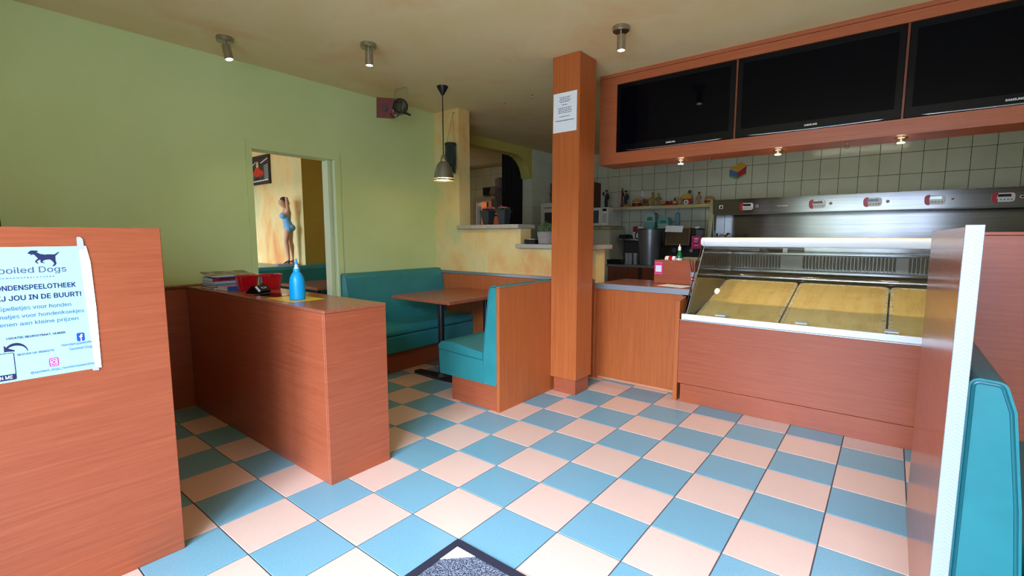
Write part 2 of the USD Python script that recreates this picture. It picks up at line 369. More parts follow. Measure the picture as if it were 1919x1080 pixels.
t = thing('screen_header', 'wooden header box above the counter holding three screens', 'header')
HY = 2.510
fr = sbox(-0.72, 1.905, 4.6, ZC)
frame = fr.difference(sbox(-0.560, 2.0, 2.40, 2.565))
part(t, 'fascia', along_y(fr.difference(sbox(-0.560, 2.0, 2.40, 2.566)).intersection(sbox(-1, 1.905, 4.6, 2.628)), HY, HY+0.03), WHO)
part(t, 'cornice', cbox(-0.72, 4.6, HY-0.004, HY+0.03, 2.631, ZC, 0.002), WHO)
part(t, 'soffit', cbox(-0.72, 4.6, HY+0.03, 2.80, 1.905, 1.923, 0.002), WHO)
part(t, 'back_panel', cbox(-0.72, 4.6, HY+0.10, 2.80, 1.923, ZC, 0.002), WHO)
for x in (0.3925, 1.357):
    part(t, 'divider', cbox(x-0.0065, x+0.0065, HY+0.004, HY+0.03, 2.0, 2.565, 0.001), WD)
def screen(x0, x1, label):
    t = thing('flat_screen', label, 'television', group='screens in the wooden header')
    z0, z1 = 2.003, 2.562
    part(t, 'casing', cbox(x0, x1, HY+0.012, HY+0.07, z0, z1, 0.004), BEZEL)
    part(t, 'bezel', along_y(sbox(x0+.002, z0+.002, x1-.002, z1-.002).difference(sbox(x0+0.036, z0+0.062, x1-0.036, z1-0.036)), HY+0.004, HY+0.013), BEZEL)
    part(t, 'screen_panel', cbox(x0+0.034, x1-0.034, HY+0.009, HY+0.0125, z0+0.06, z1-0.034, 0.0005), SCREEN)
    w = x1-x0; c = (x0+x1)/2
    lip = [(x0+0.02+w*k/40*0.96, HY+0.001+0.010*(2*k/40-1)**2, z0+0.004+0.008*(2*k/40-1)**2) for k in range(41)]
    part(t, 'silver_lip', tube(lip, 0.0045, 8), M('silver_trim', (190, 200, 206), 0.2, 0.9), 40)
    m = fit_text('SAMSUNG', 0.012, 0.075, True); part(t, 'lettering', face(m, '-y', (c-0.0375, HY+0.0035, z0+0.026)), WHITEP, label='maker name in white capitals')
screen(-0.557, 0.386, 'leftmost black flat screen in the wooden header, next to the column')
screen(0.399, 1.350, 'middle black flat screen of the three in the header')
screen(1.364, 2.315, 'rightmost black flat screen in the header, cut by the picture edge')

def downlight(x, y, label):
    t = thing('downlight', label, 'light', (x, y, 1.905), group='downlights under the header')
    part(t, 'ring', lathe([(0.024, 0), (0.036, 0), (0.036, -0.004), (0.026, -0.008), (0.024, -0.004), (0.024, 0)], 24), NICKEL, 40)
    part(t, 'glass_cup', lathe([(0.0, -0.030), (0.017, -0.030), (0.019, -0.026), (0.019, -0.0005), (0.017, -0.0005), (0.017, -0.026), (0.0, -0.026)], 20), M('lamp_brass', (236, 206, 140), 0.15, 0.8), 40)
    part(t, 'lens', lathe([(0.0, -0.036), (0.020, -0.035), (0.021, -0.0305), (0.0, -0.0305)], 20), WARMBULB, 40)
    l = UsdLux.SphereLight.Define(stage, t+'/lamp'); l.AddTranslateOp().Set(Gf.Vec3d(0, 0, -0.06)); l.AddRotateXYZOp().Set(Gf.Vec3f(0, 0, 0))
    l.CreateRadiusAttr(0.02); l.CreateColorAttr(Gf.Vec3f(1.0, 0.80, 0.5)); l.CreateIntensityAttr(560.0)
    s = UsdLux.ShapingAPI.Apply(l.GetPrim()); s.CreateShapingConeAngleAttr(62.0); s.CreateShapingConeSoftnessAttr(0.8)
downlight(-0.042, 2.648, 'small lit downlight under the header, nearest the column')
downlight(0.668, 2.630, 'small lit downlight under the header, below the middle screen')
downlight(1.362, 2.625, 'small lit downlight under the header, nearest the right partition')
def hook(x, y, z, name, label, grp):
    t = thing(name, label, 'hook', (x, y, z), group=grp)
    part(t, 'screw_plate', lathe([(0, 0), (0.010, 0), (0.010, -0.004), (0, -0.006)], 14), NICKEL)
    part(t, 'ring', tube([(0.012*math.sin(a), 0, -0.018-0.012*math.cos(a)) for a in np.linspace(-2.6, 2.6, 14)], 0.0022, 6), NICKEL)
    part(t, 'shank', tube([(0, 0, -0.004), (0, 0, -0.010), (-0.006, 0, -0.012)], 0.002, 6), NICKEL)
hook(0.170, 2.713, 1.905, 'screw_hook', 'tiny screw hook under the header between the first two downlights', 'hooks under the header')
hook(1.078, 2.666, 1.905, 'screw_hook', 'tiny screw hook under the header between the last two downlights', 'hooks under the header')
hook(-1.889, 2.62, ZC, 'ceiling_hook', 'tiny hook in the ceiling nearer the yellow pillar', 'hooks in the ceiling')
hook(-1.493, 2.56, ZC, 'ceiling_hook', 'tiny hook in the ceiling nearer the column', 'hooks in the ceiling')

t = thing('serving_counter', 'upright grained wooden serving counter with aluminium edged top', 'counter')
part(t, 'front_panel', cbox(-0.700, 0.082, 2.450, 2.474, 0.0, 0.822, 0.002), WV)
part(t, 'worktop', cbox(-0.700, 0.149, 2.452, 3.05, 0.824, 0.864, 0.002), WTX)
part(t, 'metal_edge', cbox(-0.700, 0.149, 2.436, 2.4515, 0.818, 0.866, 0.002), CHECKER)
part(t, 'rear_panel', cbox(-0.700, 0.149, 3.02, 3.045, 0, 0.824, 0.002), WD)
part(t, 'scuff_strip', cbox(-0.66, 0.078, 2.4488, 2.4505, 0.002, 0.022, 0.0005), M('scuffed_laminate', (196, 136, 98), 0.6), label='worn pale strip along the foot of the counter')
t = thing('counter_box', 'plain orange wooden box standing on the serving counter', 'box')
part(t, 'front_board', cbox(-0.300, 0.060, 2.800, 2.818, 0.8645, 1.073, 0.002), WH)
part(t, 'side_board', cbox(-0.300, -0.284, 2.818, 3.0, 0.8645, 1.070, 0.002), WH); part(t, 'side_board', cbox(0.044, 0.060, 2.818, 3.0, 0.8645, 1.070, 0.002), WH)
part(t, 'shelf_board', cbox(-0.284, 0.044, 2.818, 3.0, 1.030, 1.046, 0.002), WH)
t = thing('payment_sticker', 'pink bordered white sticker on the wooden counter box', 'sticker')
PINK = M('magenta_print', (230, 40, 130), 0.5)
part(t, 'border', along_y(rounded([(-0.296, 0.945), (-0.222, 0.945), (-0.222, 1.052), (-0.296, 1.052)], 0.006), 2.7985, 2.7995), PINK)
part(t, 'blank_field', cbox(-0.286, -0.232, 2.7975, 2.7986, 0.967, 1.025, 0.0003), PAPER)
part(t, 'white_line', cbox(-0.292, -0.226, 2.7978, 2.7986, 1.046, 1.0475, 0.0002), PAPER); part(t, 'white_line', cbox(-0.292, -0.226, 2.7978, 2.7986, 0.9495, 0.951, 0.0002), PAPER)
solo('paper_sheet', along_z([(-0.19, 2.60), (0.05, 2.52), (0.075, 2.72), (-0.16, 2.76)], 0.8645, 0.8657), PAPER, 'white paper sheet lying on the counter before the wooden box', 'paper')
# straw cup
t = thing('straw_cup', 'clear cup of black straws with a round red emblem', 'cup', (0.108, 2.63, 0.8645))
part(t, 'cup_body', lathe([(0.0, 0), (0.024, 0), (0.031, 0.125), (0.029, 0.125), (0.0225, 0.004), (0, 0.004)], 28), M('frosted_plastic', (214, 216, 220), 0.25, transmission_weight=0.5), 40)
em = [trimesh.creation.cylinder(0.020, 0.001, sections=24)]
m = em[0]; m.apply_transform(trimesh.transformations.rotation_matrix(PI/2, [1, 0, 0])); m.apply_translation((0, -0.0295, 0.07)); part(t, 'emblem', m, RED)
part(t, 'emblem_bar', cbox(-0.014, 0.014, -0.031, -0.0298, 0.066, 0.074, 0.0003), WHITEP)
for k, (a, b) in enumerate([(-0.035, 0.01), (-0.012, 0.0), (0.006, 0.012), (0.020, -0.006), (0.034, 0.01), (0.042, -0.004), (0.050, 0.014)]):
    part(t, 'straw', tube([(a*0.35, b*0.5, 0.01), (a*0.6, b, 0.12), (a*1.3, b*1.6, 0.225)], 0.0032, 6), BLACKP)
t = thing('sauce_bottle', 'green bottle with white cap behind the wooden counter box', 'bottle', (-0.113, 2.90, 1.0465))
part(t, 'bottle_body', lathe([(0, 0), (0.023, 0), (0.025, 0.01), (0.025, 0.055), (0.014, 0.09), (0.011, 0.11), (0, 0.11)], 24), M('green_glass', (18, 120, 50), 0.12), 40)
part(t, 'cap', lathe([(0, 0.111), (0.013, 0.111), (0.012, 0.140), (0.004, 0.150), (0.003, 0.165), (0, 0.165)], 20), WHITEP, 40)
part(t, 'paper_label', lathe([(0.0254, 0.012), (0.0258, 0.012), (0.0258, 0.042), (0.0254, 0.042)], 24), PAPER, 40)
t = thing('drink_can', 'red and white can lying behind the wooden counter box', 'can', (-0.19, 2.90, 1.0465))
part(t, 'can_body', T(lathe([(0, 0), (0.026, 0), (0.030, 0.006), (0.030, 0.084), (0.026, 0.09), (0, 0.09)], 24), (-0.045, 0, 0.030), (0, PI/2, 0)), WHITEP, 40)
part(t, 'red_band', T(lathe([(0.0302, 0.035), (0.0308, 0.035), (0.0308, 0.068), (0.0302, 0.068)], 24), (-0.045, 0, 0.030), (0, PI/2, 0)), RED, 40)

# ------------------------------------------------------------------ heated display counter
t = thing('display_counter', 'glass fronted display counter with wooden base and white canopy', 'display counter')
DX0, DX1 = 0.118, 2.75
part(t, 'front_panel', cbox(DX0, DX1, 2.290, 2.312, 0.146, 0.640, 0.002), WH)
part(t, 'plinth_panel', cbox(DX0+0.022, DX1, 2.293, 2.312, 0.0, 0.143, 0.002), WH)
part(t, 'metal_edge', cbox(DX0, DX1, 2.287, 2.300, 0.6405, 0.6475, 0.001), ALU)
part(t, 'end_board', along_x([(2.29, 0), (2.434, 0), (2.434, 0.812), (2.29, 0.786)], 0.086, 0.1165), WV)
part(t, 'front_ledge', along_x(rounded([(2.285, 0.648), (2.43, 0.648), (2.43, 0.672), (2.30, 0.692), (2.285, 0.69)], 0.008), 0.158, DX1), WHITEP, 40)
part(t, 'ledge_end_cap', along_x(rounded([(2.283, 0.646), (2.36, 0.646), (2.36, 0.688), (2.283, 0.692)], 0.012), 0.134, 0.157), WHITEP, 40)
cv = [(2.70+0.045*math.cos(a)*1.0, 1.236+0.036*math.sin(a)) for a in np.linspace(0, 2*PI, 28)[:-1]]
part(t, 'canopy', along_x(cv, 0.168, DX1), WHITEP, 50)
part(t, 'canopy_end_cap', along_x([(y*1.0, z) for y, z in cv], 0.142, 0.166), WHITEP, 50)
gl = [(2.312, 0.690), (2.317, 0.690), (2.688, 1.205), (2.683, 1.205)]
part(t, 'front_glass', along_x(gl, 0.175, DX1), GLASS)
sg = [(2.318, 0.690), (2.692, 1.205), (3.50, 1.205), (3.50, 0.690)]
part(t, 'side_glass', along_x(sg, 0.1655, 0.1705), GLASS)
part(t, 'glass_rail', tube([(0.163, 2.314, 0.688), (0.163, 2.686, 1.206)], 0.006, 8), ALU, 40); part(t, 'glass_rail', tube([(0.148, 2.296, 0.688), (0.148, 2.670, 1.206)], 0.005, 8), STEELD, 40)
part(t, 'inner_side', cbox(0.151, 0.164, 2.44, 3.56, 0.30, 0.70, 0.002), STEELD); part(t, 'inner_side', along_x([(2.45, 0.70), (3.56, 0.70), (3.56, 1.0), (3.40, 0.97)], 0.151, 0.164), STEELD)
part(t, 'tray_bed', along_x([(2.44, 0.600), (3.50, 0.868), (3.50, 0.848), (2.44, 0.58)], 0.165, DX1), STEEL)
part(t, 'rear_roll', T(lathe([(0, 0), (0.045, 0), (0.045, DX1-0.165), (0, DX1-0.165)], 24), (0.165, 3.545, 0.905), (0, PI/2, 0)), STEEL, 40)
part(t, 'rear_shelf', cbox(0.04, DX1, 3.53, 3.66, 0.953, 0.975, 0.003), STEEL)
part(t, 'vent_panel', cbox(0.02, DX1, 3.640, 3.66, 0.975, 1.115, 0.002), STEELD)
part(t, 'rear_ledge', cbox(0.02, DX1, 3.56, 3.90, 1.115, 1.135, 0.003), STEEL)
for a, b in [(0.04, 0.58), (0.745, 1.425), (1.48, 2.2)]:
    n = int((b-a)/0.0255)
    part(t, 'vent_louvre', cat(*[cbox(a+0.0255*k, a+0.0255*k+0.014, 3.622, 3.640, 0.985, 1.105, 0.003) for k in range(n)]), M('louvre_metal', (64, 62, 54), 0.4, 0.8))
    part(t, 'vent_foot', cat(*[cbox(a+0.0255*k+0.002, a+0.0255*k+0.012, 3.612, 3.624, 0.985, 0.996, 0.002) for k in range(n)]), STEEL)
part(t, 'rear_box', cbox(0.152, DX1, 3.665, 3.90, 0.0, 1.114, 0.002), STEELD)
part(t, 'back_riser', cbox(0.72, DX1, 3.86, 3.90, 1.136, 1.20, 0.003), STEEL)
BAKE = {'g': ('texture_coordinate', {}), 'm': ('mapping', {'scale': (1, 1, 1)}), 'n': ('noise_texture', {'scale': 5.0, 'detail': 6.0, 'roughness': 0.7}),
        'm2': ('mapping', {'scale': (14, 1.6, 1)}), 'n2': ('noise_texture', {'scale': 1.0, 'detail': 6.0, 'roughness': 0.75}), 'mx': ('mix_float', {'fac': 0.5}),
        'r': ('rgb_ramp', {'ramp': [(0.27, lin((150, 110, 58))), (0.36, lin((216, 172, 92))), (0.5, lin((240, 204, 120))), (0.68, lin((246, 218, 146)))]}),
        'p': ('principled_bsdf', {'roughness': 0.3})}
BAKEM = usdkit.material(stage, '/World/Looks/baked_board', BAKE, [('g.object', 'm.vector'), ('g.object', 'm2.vector'), ('m.vector', 'n.vector'), ('m2.vector', 'n2.vector'), ('n.fac', 'mx.a'), ('n2.fac', 'mx.b'), ('mx.result', 'r.fac'), ('r.color', 'p.base_color')], surface='p.BSDF')
RIMM = mottled('board_rim', [(0.35, (196, 164, 100)), (0.6, (236, 220, 172))], 40.0, 0.5)
ang = math.atan2(0.268, 1.06)
def tray(x0, x1, label):
    w, d = x1-x0, 0.98
    t = thing('serving_board', label, 'tray', (x0, 2.46, 0.612), 0, 'boards in the display counter')
    R_ = (ang, 0, 0)
    o = rounded([(0, 0), (w, 0), (w, d), (0, d)], 0.05, 6); i = o.buffer(-0.022)
    part(t, 'board', T(along_z(i, 0.004, 0.030), (0, 0, 0), R_), BAKEM)
    part(t, 'rim', T(along_z(o.difference(i), 0.002, 0.034), (0, 0, 0), R_), RIMM)
tray(0.172, 0.752, 'worn golden serving board at the left end of the display counter')
tray(0.764, 1.366, 'worn golden serving board in the middle of the display counter')
tray(1.378, 1.98, 'worn golden serving board next to the right partition, inside the display')
for k, x in enumerate([0.36, 0.88, 1.36]): part('/World/display_counter', 'price_clip', cbox(x, x+0.07, 2.35, 2.44, 0.690, 0.7005, 0.002), M('clear_plastic', (226, 232, 234), 0.15))

# ------------------------------------------------------------------ fryer hood with its control units
t = thing('fryer_hood', 'brushed steel fryer hood with five control units', 'hood')
part(t, 'control_panel', along_x([(5.20, 1.566), (5.80, 1.566), (5.80, 1.75), (5.20, 1.75)], -0.452, 2.9), STEEL)
part(t, 'panel_end', along_x([(5.197, 1.566), (5.86, 1.566), (5.86, 1.752), (5.197, 1.752)], -0.497, -0.4525), STEEL)
part(t, 'slanted_leg', along_x([(5.10, 1.0), (5.14, 1.0), (5.24, 1.752), (5.20, 1.752)], -0.530, -0.4975), M('leg_steel', (190, 184, 140), 0.4, 0.6))
part(t, 'back_panel', cbox(-0.452, 2.9, 5.62, 5.64, 1.20, 1.5655, 0.002), STEEL)
part(t, 'side_panel', along_x([(5.22, 1.20), (5.62, 1.20), (5.62, 1.5655), (5.22, 1.5655)], -0.497, -0.4525), STEEL)
part(t, 'drip_edge', cbox(-0.452, 2.9, 5.205, 5.23, 1.554, 1.5655, 0.001), STEELD)
part(t, 'fryer_top', cbox(-0.497, 2.9, 4.98, 5.86, 1.165, 1.1995, 0.003), STEEL)
part(t, 'fryer_body', cbox(-0.497, 2.9, 5.0, 5.86, 0.02, 1.1645, 0.003), STEELD)
def py(z): return 5.20
def on_panel(p, d, z):
    m = along_y(p, 0, d); m.apply_translation((0, py(z)-d, 0)); return m
LCD = M('lcd_dark', (30, 36, 52), 0.15)
for k in range(5):
    x0 = -0.188+0.568*k*0.0+0.5645*0  # left edge, set below
    x0 = [-0.186, 0.565, 1.076, 1.584, 2.078][k]; z = 1.653
    sh = rounded([(x0+0.022, z-0.043), (x0+0.168, z-0.043), (x0+0.170, z+0.043), (x0+0.018, z+0.043)], 0.026)
    rd = sh.buffer(0.010).intersection(sbox(x0-0.05, z-0.1, x0+0.052, z+0.1)).difference(Point(x0+0.104, z).buffer(0.058))
    u_ = part(t, 'control_unit', on_panel(sh, 0.006, z), WHITEP)
    part(u_, 'red_wing', on_panel(rd, 0.0068, z), RED)
    part(u_, 'display', on_panel(sbox(x0+0.052, z+0.006, x0+0.142, z+0.031), 0.0075, z), LCD if k != 3 else emit('lcd_lit', (196, 226, 250), 0.9))
    part(u_, 'button_row', on_panel(unary_union([Point(x0+0.05+0.024*q, z-0.021).buffer(0.006, 4) for q in range(5)]), 0.0078, z), M('button_grey', (110, 116, 120), 0.5))
    part(u_, 'outline', on_panel(sh.buffer(0.0025).difference(sh), 0.0062, z), RED)
for k, x in enumerate([0.027, 0.786, 1.297, 1.810, 2.294]):
    q = part(t, 'signal_lamp', on_panel(Point(x, 1.655).buffer(0.017, 8), 0.006, 1.655), M('signal_white', (226, 214, 214), 0.4))
    part(q, 'lamp_lens', on_panel(Point(x, 1.655).buffer(0.010, 6), 0.009, 1.655), M('signal_red', (120, 20, 24), 0.25))
q = part(t, 'rocker_switch', on_panel(sbox(-0.421, 1.634, -0.371, 1.681), 0.004, 1.655), WHITEP)
part(q, 'switch_knob', on_panel(Polygon([(-0.412, 1.642), (-0.380, 1.642), (-0.380, 1.668), (-0.395, 1.670)]), 0.008, 1.655), BLACKP)
m = face(fit_text('kiremko', 0.014, 0.115, True), '-y', (0.247, py(1.650)-0.0012, 1.640)); part(t, 'lettering', m, WHITEP, label='maker name in small white letters')
# things on the fryer top
t = thing('spice_box', 'small orange wooden box with utensils on the fryer top', 'box', (-0.33, 5.12, 1.2))
part(t, 'box_body', cbox(-0.075, 0.075, -0.06, 0.06, 0, 0.075, 0.003), M('orange_wood', (206, 112, 58), 0.5))
part(t, 'wire_ring', tube([(0.05*math.cos(a), 0.03*math.sin(a), 0.082+0.02*abs(math.sin(a))) for a in np.linspace(0, 2*PI, 20)[:-1]], 0.004, 6, True), NICKEL)
part(t, 'black_tongs', tube([(0.02, 0, 0.08), (0.05, 0.02, 0.12), (0.07, 0.02, 0.11)], 0.012, 6), BLACKP); part(t, 'black_tongs', tube([(-0.08, 0.02, 0.08), (-0.085, 0.02, 0.12)], 0.012, 6), BLACKP)
solo('chopping_board', T(rbox(-0.09, 0.09, -0.07, 0.07, 0, 0.03, 0.012), (0.03, 5.10, 1.2)), M('pale_wood', (200, 170, 110), 0.5), 'flat pale wooden board on the fryer top right of the spice box', 'board', 40)
t = thing('steel_pot', 'round steel pot standing behind the canopy on the rear ledge', 'pot', (0.50, 3.75, 1.1355))
part(t, 'pot_body', lathe([(0, 0), (0.05, 0), (0.075, 0.03), (0.078, 0.06), (0.074, 0.06), (0.07, 0.03), (0, 0.006)], 28), STEEL, 40)
solo('white_tag', cbox(0.585, 0.622, 3.60, 3.606, 1.1355, 1.175, 0.001), PAPER, 'small white card on the rear ledge beside the steel pot', 'card')
t = thing('utensil_tray', 'dark tray with utensils on the rear ledge', 'tray', (0.24, 3.72, 1.1355))
part(t, 'tray_body', cbox(-0.15, 0.15, -0.07, 0.07, 0, 0.035, 0.006), STEELD); part(t, 'utensil', tube([(-0.05, -0.075, 0.012), (0.04, -0.08, 0.016), (0.10, -0.075, 0.03)], 0.005, 6), NICKEL); part(t, 'utensil', tube([(-0.12, -0.072, 0.01), (-0.02, -0.075, 0.012)], 0.005, 6), NICKEL)

# ------------------------------------------------------------------ dividers, booths, tables in the dining room
t = thing('divider_cabinet', 'low wooden divider with magazines and a blue bottle on its top', 'divider')
part(t, 'body', cbox(-2.703, -0.842, -0.098, 0.271, 0.0, 0.895, 0.002), WH)
part(t, 'end_panel', cbox(-0.841, -0.825, -0.098, 0.271, 0.0, 0.895, 0.0015), WH)
part(t, 'top_board', cbox(-2.703, -0.825, -0.099, 0.272, 0.896, 0.914, 0.002), WTX)
t = thing('divider_block', 'tall wooden booth divider at the left edge carrying the dog poster', 'divider')
part(t, 'end_panel', cbox(-0.864, -0.846, -1.48, -0.745, 0.0, 1.312, 0.002), WH)
part(t, 'side_panel', cbox(-2.690, -0.865, -0.763, -0.745, 0.0, 1.312, 0.002), WH); part(t, 'side_panel', cbox(-2.690, -0.865, -1.48, -1.462, 0.0, 1.312, 0.002), WH)
part(t, 'top_board', cbox(-2.690, -0.865, -1.461, -0.764, 1.290, 1.312, 0.002), WH)
# right partition with its seat
t = thing('partition', 'wooden partition at the right with a pale metal edge strip', 'partition')
part(t, 'panel', cbox(1.495, 1.529, 0.238, 1.452, 0.0, 1.305, 0.002), wood('wood_gloss', (152, 76, 52), (166, 86, 60), (178, 96, 70), (80, 2.0, 80), 0.2))
strip = cbox(1.4945, 1.5295, 0.231, 0.238, 0.0, 1.309, 0.001)
part(t, 'edge_strip', strip, CHECKER, label='pale metal edge strip with a raised tread pattern')
bars = []
for k in range(int(1.309/0.010)):
    z = 0.006+0.010*k
    if z > 1.296: break
    for c, sgn in ((1.5035, 1), (1.5205, -1)):
        b = cbox(-0.0085, 0.0085, -0.0006, 0.0006, -0.0016, 0.0016, 0.0004)
        b.apply_transform(trimesh.transformations.rotation_matrix(-sgn*0.6, [0, 1, 0])); b.apply_translation((c, 0.2308, z+(0.005 if sgn < 0 else 0))); bars.append(b)
part(t, 'tread', cat(*bars), CHECKER, kind='stuff')
t = thing('booth_divider', 'reddish wooden booth divider behind the seat at the right edge', 'divider')
part(t, 'panel', cbox(1.531, 3.4, 1.425, 1.452, 0.0, 1.285, 0.002), WH); part(t, 'top_rail', cbox(1.531, 3.4, 1.422, 1.455, 1.286, 1.300, 0.002), WH)
def piping(pts, y, rad=0.005): return tube([(a, y, b) for a, b in pts], rad, 8, True)
TEAL2 = mottled('teal_leatherette_shaded', [(0.3, (6, 92, 94)), (0.7, (12, 102, 103))], 6.0, 0.34, 3.0, bump=0.02); TEALP2 = M('teal_piping_shaded', (6, 80, 84), 0.4)  # same teal with the weaker light at the right bench put into its colour
t = thing('booth_bench', 'teal padded bench end at the right edge beside the partition', 'bench')
bk = rounded([(1.531, 0.30), (1.672, 0.30), (1.648, 0.62), (1.622, 0.86), (1.600, 0.93), (1.531, 0.935)], 0.022)
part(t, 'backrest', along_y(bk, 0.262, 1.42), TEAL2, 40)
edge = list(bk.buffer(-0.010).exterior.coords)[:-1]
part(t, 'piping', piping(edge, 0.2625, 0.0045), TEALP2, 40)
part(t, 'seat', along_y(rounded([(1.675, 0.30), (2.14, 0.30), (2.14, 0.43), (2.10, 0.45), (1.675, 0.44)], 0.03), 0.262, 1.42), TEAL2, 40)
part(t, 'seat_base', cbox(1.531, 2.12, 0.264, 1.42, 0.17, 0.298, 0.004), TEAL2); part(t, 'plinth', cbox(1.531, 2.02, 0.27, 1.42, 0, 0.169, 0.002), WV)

t = thing('booth_bench', 'teal booth bench before the column, backed by a wooden side panel', 'bench')
part(t, 'side_panel', cbox(-0.826, -0.799, 1.222, 2.424, 0.0, 0.915, 0.002), WV)
part(t, 'top_trim', cbox(-0.830, -0.797, 1.221, 2.424, 0.916, 0.924, 0.002), M('trim_grey_green', (140, 150, 130), 0.4, 0.4))
part(t, 'plinth', cbox(-1.295, -0.827, 1.232, 2.424, 0.0, 0.190, 0.002), WH)
part(t, 'seat_base', along_y(rounded([(-1.425, 0.191), (-0.955, 0.191), (-0.955, 0.365), (-1.432, 0.385)], 0.012), 1.224, 2.424), TEAL, 40)
bk = rounded([(-0.827, 0.191), (-0.954, 0.191), (-0.958, 0.38), (-0.892, 0.895), (-0.878, 0.925), (-0.827, 0.932)], 0.014)
part(t, 'backrest', along_y(bk, 1.224, 2.424), TEAL, 40)
ct = rounded([(-1.436, 0.387), (-0.962, 0.368), (-0.955, 0.425), (-1.30, 0.462), (-1.40, 0.452), (-1.438, 0.42)], 0.022)
part(t, 'seat_cushion', along_y(ct, 1.224, 2.424), TEAL, 40)
part(t, 'piping', tube([(-1.434, 1.2225, 0.388), (-1.2, 1.2225, 0.378), (-0.962, 1.2225, 0.368), (-0.930, 1.2225, 0.62), (-0.895, 1.2225, 0.886), (-0.877, 1.2225, 0.918), (-0.828, 1.2225, 0.920)], 0.0045, 8), TEALP, 40)

t = thing('booth_bench', 'long teal booth bench against the green wall in the corner', 'bench')
part(t, 'plinth', cbox(-2.765, -2.262, 1.21, 2.424, 0.0, 0.200, 0.002), WH)
part(t, 'seat_base', along_y(rounded([(-2.775, 0.201), (-2.185, 0.201), (-2.18, 0.36), (-2.775, 0.36)], 0.014), 1.205, 2.424), TEAL, 40)
part(t, 'seat_cushion', along_y(rounded([(-2.58, 0.361), (-2.178, 0.361), (-2.176, 0.41), (-2.21, 0.445), (-2.58, 0.440)], 0.03), 1.205, 2.424), TEAL, 40)
bk = rounded([(-2.776, 0.361), (-2.583, 0.361), (-2.600, 0.52), (-2.662, 0.885), (-2.69, 0.925), (-2.776, 0.93)], 0.03)
part(t, 'backrest', along_y(bk, 1.205, 2.424), TEAL, 40)
part(t, 'piping', piping(list(bk.buffer(-0.012).exterior.coords)[:-1], 1.2045, 0.0045), TEALP, 40)

def booth_table(label, x0, x1, y0, y1, zt, px, ys, foot=0.33):
    t = thing('booth_table', label, 'table')
    part(t, 'tabletop', cbox(x0, x1, y0, y1, zt-0.030, zt, 0.003), WT)
    for y in ys:
        part(t, 'leg', T(lathe([(0, 0.02), (0.028, 0.02), (0.028, zt-0.045), (0.05, zt-0.040), (0.05, zt-0.0305), (0, zt-0.0305)], 24), (px, y, 0)), BLACKM, 40)
        ft = Polygon([(-foot, -0.03), (-0.08, -0.055), (0.08, -0.055), (foot, -0.03), (foot, 0.03), (0.08, 0.055), (-0.08, 0.055), (-foot, 0.03)])
        m = along_z(ft.buffer(0.01), 0.0005, 0.0195); m2 = lathe([(0, 0.02), (0.06, 0.02), (0.034, 0.05), (0, 0.05)], 24)
        part(t, 'foot', T(cat(m, m2), (px, y, 0)), BLACKM, 40)
booth_table('wooden booth table on two black legs between the teal benches', -2.375, -1.585, 1.49, 2.40, 0.72, -1.765, (1.565, 2.17))

# ------------------------------------------------------------------ the poster on the left divider
t = thing('dog_poster', 'white poster with a running dog taped to the left wooden divider', 'poster')
PX = -0.8445
pp = Polygon([(-1.262, 0.812), (-0.955, 0.812), (-0.954, 1.026), (-0.958, 1.193), (-0.966, 1.248), (-1.262, 1.247)])
part(t, 'sheet', along_x(pp, PX-0.0012, PX), M('poster_paper', (170, 212, 218), 0.6))
part(t, 'edge_curl', along_x(Polygon([(-0.972, 0.812), (-0.955, 0.812), (-0.954, 1.026), (-0.958, 1.193), (-0.966, 1.248), (-0.986, 1.248)]), PX+0.0002, PX+0.0012), PAPER)
TAPE = M('adhesive_tape', (186, 184, 204), 0.3)
part(t, 'tape', along_x(rounded([(-0.990, 1.236), (-0.971, 1.236), (-0.973, 1.272), (-0.980, 1.280), (-0.989, 1.279)], 0.003), PX+0.0013, PX+0.002), TAPE)
part(t, 'tape', along_x(rounded([(-0.980, 0.806), (-0.962, 0.803), (-0.964, 0.818), (-0.980, 0.818)], 0.002), PX+0.0013, PX+0.002), TAPE)
def line(s, y_right, z, h, w, mat, bold=False):
    m = fit_text(s, h, w, bold, 0.0004); part(t, 'lettering', face(m, '+x', (PX+0.0003, y_right-w, z)), mat)
def kline(s, y_right, z, h, w, mat, bold=False): line(s, y_right, z, h, w, mat, bold)
kline('Spoiled Dogs', -1.023, 1.163, 0.019, 0.178, BLUEGREYTXT)
kline('H O N D E N S P E E L O T H E E K', -1.054, 1.1455, 0.0045, 0.130, TEALTXT)
kline('HONDENSPEELOTHEEK', -1.003, 1.1085, 0.0155, 0.203, NAVY, True)
kline('BIJ JOU IN DE BUURT!', -0.991, 1.0755, 0.0155, 0.212, NAVY, True)
kline('Spelletjes voor honden', -1.020, 1.0435, 0.013, 0.172, TEALTXT)
kline('Snuffelmatjes voor hondenkoekjes', -0.988, 1.018, 0.012, 0.262, TEALTXT)
kline('Uitlenen aan kleine prijzen', -1.005, 0.993, 0.012, 0.215, TEALTXT)
kline('LOCATIE: BEURSSTRAAT, ULBEEK', -1.041, 0.951, 0.0065, 0.140, NAVY, True)
kline('BEZOEK DE WEBSITE', -1.074, 0.895, 0.0060, 0.087, TEALTXT, True)
kline('Hondenspeelotheek', -0.960, 0.9065, 0.0085, 0.094, TEALTXT)
kline('Spoiled Dogs', -0.971, 0.8895, 0.0085, 0.065, TEALTXT)
kline('@spoiled_dogs_hondenspeelotheek', -0.964, 0.8285, 0.0080, 0.171, TEALTXT)
